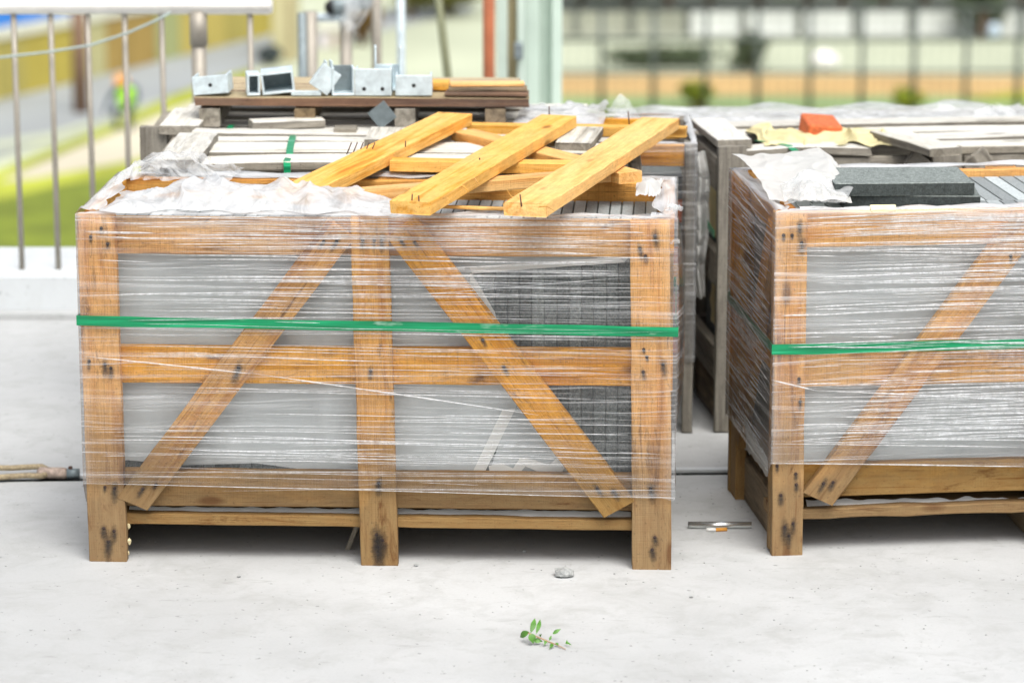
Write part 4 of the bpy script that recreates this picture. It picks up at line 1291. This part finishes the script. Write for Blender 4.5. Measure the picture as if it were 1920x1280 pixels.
# metal tube and cigarette butt
mt = thing("metal_tube", hz(1349, 990), "short shiny metal tube lying between the two near crates", "tube")
r = .0068
a, b = hz(1290, 990), hz(1409, 990)
a.z = b.z = r
M_shiny = plain("shiny_steel", (.72, .74, .72), .22, .9, .06, 40)
V, F = tube_vf([a, b], r, 20, cap=False)
V2, F2 = tube_vf([a, b], r * .86, 20, cap=False)
k = len(V)
F = F + [tuple(reversed([i + k for i in f])) for f in F2]
for e in (0, 20):
    for i in range(20):
        j = (i + 1) % 20
        F.append((e + i, e + j, k + e + j, k + e + i) if e == 0 else (e + j, e + i, k + e + i, k + e + j))
mesh("tube_wall", V + V2, F, M_shiny, mt, smooth=True)
cg = thing("cigarette_butt", hz(1344, 996), "cigarette butt with an orange filter lying in front of the metal tube", "cigarette butt")
a, b, c = hz(1325, 996), hz(1342, 996), hz(1363, 995)
for v in (a, b, c): v.z = .0038
tube("paper_end", [a, b], .0036, M_paper, cg, 12); tube("filter", [b, c], .0037, M_filter, cg, 12)
# rusty wire rope with a clamp at the left
rp = thing("wire_rope_sling", hz(90, 894), "rusty wire rope loop with a clamp lying on the floor at the left", "wire rope")
tube("rope", [hz(-120, 876, .010)] + [hz(x, y, .012) for x, y in ((-40, 876), (20, 877), (55, 875), (78, 874), (90, 880), (90, 888), (78, 892), (50, 891), (15, 893), (-40, 897), (-120, 902))], .0062, M_rope, rp, 8)
a, b = hz(70, 886, .013), hz(126, 887, .013)
tube("clamp", [a, a + (b - a) * .1, a + (b - a) * .9, b], [.008, .0125, .0125, .010], plain("clamp_steel", (.42, .33, .27), .7, .3, .4, 90), rp, 10)
tube("clamp_cap", [b, b + Vector((.025, 0, 0))], .0105, M_galvd, rp, 10)
box("clamp_bolt", hz(128, 880, .022), Vector((1, 0, 0)), Vector((0, 1, 0)), ZV, (0, 0, 0), (.008, .008, .006), M_rust, rp, .001)
# loose splint hanging under crate A
o = plank("wood_splint", FA.px(672, 978, .10), FA.px(652, 1030, .10), .010, .004, -FA.y, M_grey, crA)

# ------------------------------------------------------------------ railing on the kerb
YR = hz(70, 505, .098).y
rl = thing("railing", (hy(200, 505, YR).x, YR, .098), "steel railing with thin vertical bars on the white kerb at the left", "railing")
ztop = hy(250, 12, YR).z
xe = hy(511, 10, YR).x
tube("handrail", [(-6, YR, ztop), (xe - .012, YR, ztop), (xe, YR, ztop)], [.0215, .0215, .017], M_rail, rl, 16)
sp = (hy(237, 200, YR).x - hy(30, 200, YR).x) / 3
x0 = hy(307, 200, YR).x
k = 0
while x0 - k * sp > -5.9:
    x = x0 - k * sp
    tube("baluster", [(x, YR, .098), (x, YR, ztop - .018)], .0075, M_steel, rl, 8)
    k += 1
xq = hy(470, 100, YR).x
tube("baluster", [(xq, YR, .098), (xq, YR, ztop - .018)], .0075, M_steel, rl, 8)
xp = hy(373, 100, YR).x
tube("post", [(xp, YR, .098), (xp, YR, ztop - .018)], .020, M_steel, rl, 14)
tube("post_sleeve", [(xp, YR, ztop - .10), (xp, YR, ztop - .015)], .0235, M_steel, rl, 14)
for xx in (xp, x0 - 2 * sp):
    tube("foot_plate", [(xx, YR, .0985), (xx, YR, .104)], .04, M_steel, rl, 14)
cb = [hy(x, y, YR - .03) for x, y in ((-700, 150), (-300, 128), (-100, 112), (0, 108), (90, 98), (170, 85), (240, 62), (290, 40), (320, 24))]
o = tube("hanging_cable", cb, .0035, plain("grey_cable", (.35, .42, .40), .5), None, 6)
tag(o, "thin grey cable sagging across the railing bars", "cable")

# ------------------------------------------------------------------ posts and columns on the platform behind the crates
def stake(x, ytop, wpx, Y, mat, name, label, group=None, lean=0.0):
    c = hy(x, max(ytop, -300), Y)
    base = Vector((c.x - lean, Y, -.003))
    r = wpx / 2 * (Y + CD) / FPX
    n = 12
    o = thing(name, base, label, "post", group)
    tube("shaft", [base + Vector((0, 0, .006)), Vector((c.x, Y, c.z))], r, mat, o, n)
    tube("foot_plate", [base, base + Vector((0, 0, .006))], r * 2.2, mat, o, n)
    return o
stake(566, 25, 18, 3.6, M_galvd, "steel_post", "slim grey steel post left of the thick brown post")
stake(582, 22, 26, 3.62, M_steel, "steel_post", "thick brown-grey steel post behind the middle of the pallet")
stake(648, 30, 24, 3.75, M_steel, "steel_post", "short brown-grey steel post under the black pipe end")
stake(704, -150, 19, 3.9, M_steel, "steel_post", "tall brown-grey steel post right of the plastic bag")
stake(750, -150, 17, 4.0, M_galv, "steel_post", "tall galvanised post left of the leaning pole")
lp = thing("leaning_pole", hy(842, 160, 4.2), "thin dark pole leaning to the left behind the brackets", "pole")
pa, pb_ = hy(842, 165, 4.2), hy(808, -120, 4.2)
pa2 = pa + (pa - pb_) * ((pa.z + .003) / (pb_.z - pa.z))
tube("pole_shaft", [pa2, pb_], .013, plain("olive_paint", (.20, .21, .12), .6), lp, 10)
lp.location = pa2; WM[lp.name] = Matrix.Translation(pa2)
for ch in lp.children: ch.matrix_basis = Matrix.Translation(pa2).inverted() @ WM[ch.name]
# black pipe stub on a cross tube, plastic bag
cx = thing("cross_pipe", hy(622, 14, 3.72), "grey cross pipe with a black round open end above the posts", "pipe")
pp = hy(622, 14, 3.70)
tube("pipe", [pp, pp + Vector((.10, .10, .005))], .023, M_galvd, cx, 14)
tube("pipe_end", [pp + Vector((-.0005, -.004, 0)), pp + Vector((0, .002, 0))], .0215, M_black, cx, 14)
tube("arm", [hy(590, 34, 3.72), hy(650, 32, 3.74)], .014, M_galv, cx, 10)
def bag():
    V = []; F = []; n, m = 16, 16
    for i in range(n + 1):
        for j in range(m + 1):
            u, v = i / n, j / m
            w = (1 - v) ** .6 * 46 + 4
            x = 660 + (u - .5) * 2 * w - 4 * v
            q = hy(x, -20 + v * 82, 3.72)
            q.y += -.03 * math.sin(u * math.pi) + .05 * crease_h(q.x, q.z, 14, 6) 
            V.append(q)
    for i in range(n):
        for j in range(m):
            a = i * (m + 1) + j
            F.append((a, a + 1, a + m + 2, a + m + 1))
    return mesh("plastic_bag", V, F, M_clear)
tag(bag(), "whitish plastic bag hanging from the black pipe end", "plastic bag")
# red pipe and pale green H columns
stake(916, -250, 23, 4.1, M_redpipe, "red_pipe", "vertical red-brown pipe standing left of the pale green columns")
def hcol(xl, xr, Y, dep, label, web):
    a, b = hy(xl, 0, Y), hy(xr, 0, Y)
    c = thing("steel_column", ((a.x + b.x) / 2, Y, -.003), label, "column")
    w = b.x - a.x
    box("flange", Vector((a.x, Y, -.003)), Vector((1, 0, 0)), Vector((0, 1, 0)), ZV, (0, 0, .012), (w * .38, dep, 3.2), M_green_col, c, .003)
    box("flange", Vector((a.x, Y, -.003)), Vector((1, 0, 0)), Vector((0, 1, 0)), ZV, (w * .72, 0, .012), (w, dep, 3.2), M_green_col, c, .003)
    box("web", Vector((a.x, Y, -.003)), Vector((1, 0, 0)), Vector((0, 1, 0)), ZV, (w * .38, dep * .45, .012), (w * .72, dep * .55, 3.2), web, c)
    box("base_plate", Vector((a.x, Y, -.003)), Vector((1, 0, 0)), Vector((0, 1, 0)), ZV, (-.03, -.03, 0), (w + .03, dep + .03, .0115), M_green_col, c, .002)
hcol(932, 984, 4.25, .10, "narrow pale green steel column with a tan web beside the red pipe", M_tanpaint)
hcol(984, 1054, 4.42, .12, "wide pale green steel column right of the narrow column", M_green_col)
o = box("column_box", hy(964, 112, 4.2), Vector((1, 0, 0)), Vector((0, 1, 0)), ZV, (0, 0, 0), (.028, .058, .05), M_galvd, None, .004)
tag(o, "small dark box fixed on the narrow pale green column", "box")

# ------------------------------------------------------------------ lower ground and things far away
# left: road, verges
fence_base = [(-500, 310), (0, 190), (352, 100), (545, 56), (800, 8)]
strip("road", [(-700, 470), (0, 292), (200, 222), (420, 142), (700, 62), (900, 14), (800, 6), (545, 54), (352, 98), (0, 188), (-700, 350)], 1, M_road)
strip("pavement", [(-300, 345), (0, 278), (90, 262), (170, 236), (170, 228), (90, 250), (0, 264), (-300, 330)], 2, M_sandlt)
strip("grass_verge", [(-300, 400), (0, 318), (120, 268), (210, 232), (330, 176), (470, 128), (470, 150), (330, 200), (210, 250), (120, 285), (0, 338), (-300, 430)], 2, M_grassy)
strip("sandy_bank", [(-300, 440), (0, 338), (210, 250), (470, 150), (620, 150), (620, 330), (280, 330), (0, 372), (-300, 450)], 1, M_sand)
strip("grass", [(-700, 470), (0, 374), (120, 345), (280, 322), (620, 300), (700, 760), (-700, 760)], 3, M_grass)
strip("dry_grass", [(-100, 350), (60, 335), (250, 300), (380, 260), (420, 270), (280, 325), (120, 348), (0, 376), (-100, 392)], 2, M_grassy)
# right: bands
strip("lime_field", [(1000, 225), (2400, 225), (2400, 178), (1000, 178)], 1, plain("green_field", (.27, .36, .15), .95, 0, .2, .25))
strip("dark_verge", [(1000, 260), (2400, 260), (2400, 205), (1500, 207), (1000, 200)], 2, M_grass)
strip("earth_track", [(1000, 178), (1700, 178), (2400, 184), (2400, 150), (1700, 141), (1000, 141)], 2, M_earth)
strip("grass_patch", [(1800, 186), (2400, 196), (2400, 160), (1900, 172)], 3, M_grassy)
strip("dark_ground", [(1030, 66), (2500, 66), (2500, -40), (1030, -40)], 1, plain("dark_soil", (.10, .11, .08), .95, 0, .3, .2))  # band of dark soil behind the barriers

def far(px, py, z=0.0):
    return hz(px, py, LZ + z)
# yellow hoarding of ribbed panels
hd = thing("hoarding", far(200, 140), "long yellow hoarding of ribbed panels along the far road", "hoarding")
M_hy = [plain("hoard_%d" % i, c, .7, 0, .12, .8) for i, c in enumerate(((.40, .33, .06), (.36, .31, .08), (.46, .38, .10), (.33, .36, .16), (.32, .22, .06), (.42, .40, .20)))]
M_cap = plain("hoard_cap", (.66, .66, .54), .7)
pa, pb = far(-420, 291), far(550, 55)
dv = (pb - pa); Lh = dv.length; dv.normalize(); nv = Vector((dv.y, -dv.x, 0))
npan = int(Lh / 1.15)
for i in range(npan):
    a = pa + dv * (i * 1.15); f = i / npan
    h = 1.42 - .25 * f
    V = []; F = []; nr = 8
    for j in range(nr * 2 + 1):
        q = a + dv * (1.13 * j / (nr * 2)) + nv * (.03 if j % 2 else 0)
        V += [q + Vector((0, 0, .02)), q + Vector((0, 0, h))]
    for j in range(nr * 2): F.append((2 * j, 2 * j + 2, 2 * j + 3, 2 * j + 1))
    o = mesh("panel", V, F, M_hy[(i * 5 + i // 3) % 6], hd)
    md = o.modifiers.new("t", 'SOLIDIFY'); md.thickness = .02
    box("cap", a, dv, -nv, ZV, (0, -.06, h + .001), (1.13, .06, h + .24), M_cap, hd)
# brown timber pole before the hoarding
pt = far(152, 212)
p_ = thing("timber_pole", pt, "thick brown timber pole in front of the yellow hoarding", "pole")
tube("shaft", [pt, pt + Vector((0, 0, 2.6))], [.17, .14], M_brown, p_, 10)
# blue tarpaulin stacks behind the hoarding
for i, (x, y, w, hh, lab, m) in enumerate(((60, 132, 2.0, 1.9, "blue tarpaulin heap behind the left end of the hoarding", (.02, .16, .52)), (215, 98, 2.6, 2.1, "long blue tarpaulin heap behind the middle of the hoarding", (.03, .20, .60)), (20, 100, 2.4, 2.6, "white covered heap behind the blue tarpaulin", (.72, .74, .74)))):
    c = far(x, y)
    V = []; F = []; n = 18
    for a in range(n + 1):
        for b in range(n + 1):
            u, v = a / n * 2 - 1, b / n * 2 - 1
            r = max(abs(u), abs(v))
            z = hh * (1 - r ** 5) + .25 * mnoise.noise(Vector((u * 2.5, v * 2.5, i * 4))) * (1 - r ** 6)
            V.append(c + Vector((u * w / 2, v * .7, max(0, z))))
    for a in range(n):
        for b in range(n):
            k = a * (n + 1) + b
            F.append((k, k + n + 1, k + n + 2, k + 1))
    tag(mesh("tarpaulin_heap", V, F, plain("tarp_%d" % i, m, .45, 0, .15, 1.5)), lab, "tarpaulin")
# pale site cabin and olive shrubs in the middle distance
def cabin(px, py, wpx, hpx, dep, mat, label):
    c = far(px, py); d = c.y + CD; s = d / FPX
    t = thing("site_cabin", c, label, "cabin")
    w, h = wpx * s, hpx * s
    box("wall", c, Vector((1, 0, 0)), Vector((0, 1, 0)), ZV, (-w / 2, 0, 0), (w / 2, dep, h), mat, t, .03)
    box("roof", c, Vector((1, 0, 0)), Vector((0, 1, 0)), ZV, (-w / 2 - .06, -.06, h + .002), (w / 2 + .06, dep + .06, h + .1), M_cap, t, .02)
    box("door", c, Vector((1, 0, 0)), Vector((0, 1, 0)), ZV, (w * .12, -.03, .02), (w * .36, -.002, h * .82), M_tanpaint, t, .01)
cabin(533, 116, 46, 150, 1.6, plain("cabin_beige", (.50, .46, .26), .7, 0, .08, .8), "beige upright site cabin at the right end of the hoarding")
cabin(618, 92, 44, 34, .8, plain("cabin_lilac", (.62, .58, .60), .7, 0, .08, .8), "low pale lilac container between the steel posts")
o = tag(mesh("tyre_heap", *rock(far(506, 124), .28, (1.1, .8, .9), None, 2.2), plain("tyre", (.03, .04, .04), .9)), "small dark round heap beside the beige cabin", "heap")

def foliage(name, c, rx, ry, rz, n, mats, label, cat="shrub", group=None, trunk=True, seed=0):
    t = thing(name, c, label, cat, group)
    rg = random.Random(seed)
    V = []; F = []
    cl = [Vector((rg.gauss(0, .45) * rx, rg.gauss(0, .45) * ry, rz * (.45 + rg.random() * .85))) for _ in range(16)]
    for k in range(n):
        q = rg.choice(cl) + Vector((rg.gauss(0, .22) * rx, rg.gauss(0, .22) * ry, rg.gauss(0, .16) * rz))
        q.z = max(.05, q.z)
        s = rg.uniform(.05, .13)
        a = Vector((rg.gauss(0, 1), rg.gauss(0, 1), rg.gauss(0, 1))).normalized(); b = a.orthogonal().normalized()
        i0 = len(V)
        p = Vector(c) + q
        V += [p - a * s, p + b * s * .5, p + a * s, p - b * s * .5]
        F.append((i0, i0 + 1, i0 + 2, i0 + 3))
    mesh("crown", V, F, mats, t)
    b = Vector(c)
    tube("trunk", [b, b + Vector((.05, 0, rz * .5)), b + Vector((0, .05, rz * 1.0))], [.12, .09, .04], M_brown, t, 8)
    for d in (-1, 1):
        tube("limb", [b + Vector((.03, 0, rz * .4)), b + Vector((d * rx * .35, .1, rz * .9))], [.06, .02], M_brown, t, 6)
M_dleaf = plain("dark_foliage", (.05, .07, .028), .8, 0, .4, 3)
M_oleaf = plain("olive_foliage", (.13, .13, .025), .8, 0, .4, 3)
for i in range(13):
    x = 1090 + i * 82 + random.uniform(-15, 15)
    y = 20 + random.uniform(-6, 8)
    foliage("dark_tree", far(x, y), 1.15, .9, 1.9 + random.uniform(0, .8), 2600, M_dleaf, "dark leafy tree behind the road barriers, number %d of the row counted from the left" % (i + 1), "tree", "dark trees behind the barriers", seed=i)
foliage("olive_bush", far(840, 30), 1.1, .8, 1.2, 2200, M_oleaf, "olive green bush behind the leaning pole", "bush", seed=31)
foliage("olive_bush", far(770, 34), .9, .7, 1.1, 1800, M_oleaf, "olive brown bush left of the leaning pole", "bush", seed=32)
foliage("brown_bush", far(680, 84), .45, .4, .8, 1400, plain("brown_foliage", (.20, .12, .03), .8, 0, .4, 3), "brown bush between the steel posts", "bush", seed=33)
foliage("dark_bush", far(1240, 124), 1.25, .5, .30, 1500, M_dleaf, "dark low bush behind the left end of the site fence", "bush", seed=41)
foliage("dark_bush", far(1402, 136), .42, .4, .62, 1100, M_dleaf, "dark round bush behind the site fence left of the white sack", "bush", seed=42)
foliage("dark_bush", far(1840, 70), .6, .5, 1.0, 1500, M_dleaf, "dark bush breaking the barrier row near the right edge", "bush", seed=43)
for i, (x, y, lab) in enumerate(((1305, 205, "small lime green bush at the left foot of the site fence"), (1703, 214, "lime green bush at the foot of the site fence right of the middle"))):
    foliage("lime_bush", far(x, y), .22, .2, .36, 700, plain("lime_leaf%d" % i, (.22, .27, .01), .7, 0, .3, 4), lab, "bush", seed=51 + i)
V, F = rock(far(1546, 132), .30, (1.1, .8, .75), None, 5.5, 2)
tag(mesh("white_sack", V, F, M_paper, smooth=True), "round white sack lying behind the site fence", "sack")
V, F = rock(far(1863, 72), .2, (.8, .7, 1.1), None, 9.5, 2)
tag(mesh("blue_sack", V, F, plain("pale_blue", (.55, .66, .78), .6), smooth=True), "pale blue sack beside the dark bush near the right edge", "sack")
# white barriers
grp = "white barriers below the dark trees"
M_bar = plain("barrier_white", (.54, .56, .52), .8, 0, .1, 1)
M_bard = plain("barrier_dirty", (.30, .31, .24), .85, 0, .2, 1)
for i in range(-1, 9):
    xl, xr = 1086 + i * 105, 1086 + i * 105 + 90
    a, b = far(xl, 66), far(xr, 66)
    L = b.x - a.x; h = .56
    V = []
    for x in (0, L):
        V += [a + Vector((x, 0, 0)), a + Vector((x, .10, .12)), a + Vector((x, .16, h)), a + Vector((x, .30, h)), a + Vector((x, .36, .12)), a + Vector((x, .46, 0))]
    F = [(k, (k + 1) % 6, 6 + (k + 1) % 6, 6 + k) for k in range(6)] + [(5, 4, 3, 2, 1, 0), (6, 7, 8, 9, 10, 11)]
    o = mesh("road_barrier", V, F, M_bard if i < 2 else M_bar)
    od = ["first", "second", "third", "fourth", "fifth", "sixth", "seventh", "eighth", "ninth", "tenth"]
    tag(o, (od[i + 1] + " road barrier from the left, dirty grey, below the dark trees" if i < 2 else od[i - 2] + " of the white road barriers counted from the left, below the dark trees"), "barrier", "road barriers below the dark trees")
# site fence
sf = thing("site_fence", far(1500, 216), "tall grey site fence with posts and rails across the right background", "fence")
M_fence = plain("fence_grey", (.11, .13, .12), .6, .2, .15, 3)
fa, fb = far(1030, 216), far(2100, 216)
nfp = 11
for i in range(nfp + 1):
    q = fa.lerp(fb, i / nfp)
    tube("post", [q, q + Vector((0, 0, 2.3))], .055, M_fence, sf, 8)
for z, r in ((.03, .04), (.93, .035), (1.62, .05), (2.28, .04)):
    tube("rail", [fa + Vector((0, -.06, z)), fb + Vector((0, -.06, z))], r, M_fence, sf, 6)
nb = 60
for i in range(nb):
    q = fa.lerp(fb, (i + .5) / nb)
    tube("wire", [q + Vector((0, -.03, .03)), q + Vector((0, -.03, 2.28))], .006, M_fence, sf, 4)

# crouching worker by the far road
wk_base = far(240, 243)
pv = bpy.data.meshes.new("person")
J = {'pel': (0, 0, .42), 'spi': (.02, -.02, .62), 'che': (.0, -.08, .82), 'nec': (-.06, -.12, .96), 'hea': (-.10, -.15, 1.03), 'top': (-.11, -.16, 1.13),
     'hl': (-.11, -.03, .40), 'kl': (-.24, -.30, .46), 'al': (-.22, -.10, .09), 'tl': (-.24, -.26, .035), 'hr': (.11, -.03, .40), 'kr': (.06, -.34, .44), 'ar': (.08, -.12, .09), 'tr': (.06, -.28, .035),
     'sl': (-.19, -.06, .86), 'el': (-.34, -.22, .66), 'wl': (-.40, -.38, .46), 'fl': (-.41, -.43, .39), 'sr': (.18, -.06, .86), 'er': (.24, -.26, .66), 'wr': (.06, -.44, .50), 'fr': (.03, -.49, .44)}
RD = {'pel': .15, 'spi': .15, 'che': .16, 'nec': .06, 'hea': .095, 'top': .07, 'hl': .10, 'kl': .07, 'al': .05, 'tl': .04, 'hr': .10, 'kr': .07, 'ar': .05, 'tr': .04, 'sl': .075, 'el': .052, 'wl': .04, 'fl': .035, 'sr': .075, 'er': .052, 'wr': .04, 'fr': .035}
keys = list(J)
E = [('pel', 'spi'), ('spi', 'che'), ('che', 'nec'), ('nec', 'hea'), ('hea', 'top'), ('pel', 'hl'), ('hl', 'kl'), ('kl', 'al'), ('al', 'tl'), ('pel', 'hr'), ('hr', 'kr'), ('kr', 'ar'), ('ar', 'tr'), ('che', 'sl'), ('sl', 'el'), ('el', 'wl'), ('wl', 'fl'), ('che', 'sr'), ('sr', 'er'), ('er', 'wr'), ('wr', 'fr')]
pv.from_pydata([J[k] for k in keys], [(keys.index(a), keys.index(b)) for a, b in E], [])
pv.materials.append(plain("work_trousers", (.03, .05, .07), .8, 0, .2, 8))
pe = link("person", pv, Matrix.Translation(wk_base), None)
tag(pe, "crouching worker in a lime vest and orange helmet by the far road", "person")
md = pe.modifiers.new("skin", 'SKIN')
for i, k in enumerate(keys):
    sv = pv.skin_vertices[0].data[i]; sv.radius = (RD[k], RD[k]); sv.use_root = (k == 'pel')
pe.modifiers.new("sub", 'SUBSURF').levels = 1
def lathe(c, prof, ax, mat, nm, par, seg=14):
    V = []; F = []
    ax = Vector(ax).normalized(); u = ax.orthogonal().normalized(); v = ax.cross(u)
    for h, r in prof:
        for k in range(seg):
            a = 2 * math.pi * k / seg
            V.append(Vector(c) + ax * h + (u * math.cos(a) + v * math.sin(a)) * r)
    for i in range(len(prof) - 1):
        for k in range(seg):
            F.append((i * seg + k, i * seg + (k + 1) % seg, (i + 1) * seg + (k + 1) % seg, (i + 1) * seg + k))
    return mesh(nm, V, F, mat, par, smooth=True)
lathe(wk_base + Vector((-.10, -.15, 1.02)), [(0, .165), (.015, .145), (.06, .135), (.11, .10), (.14, .04), (.145, .001)], (-.1, -.12, 1), plain("helmet_orange", (.80, .33, .03), .4), "helmet", pe)
lathe(wk_base + Vector((.015, -.01, .46)), [(0, .20), (.12, .205), (.28, .215), (.40, .20), (.47, .10)], (-.06, -.18, 1), plain("vest_lime", (.40, .80, .05), .7), "vest", pe)
lathe(wk_base + Vector((-.10, -.15, .95)), [(0, .06), (.03, .085), (.07, .095), (.11, .09)], (-.1, -.12, 1), plain("skin_tone", (.40, .24, .16), .6), "face", pe)
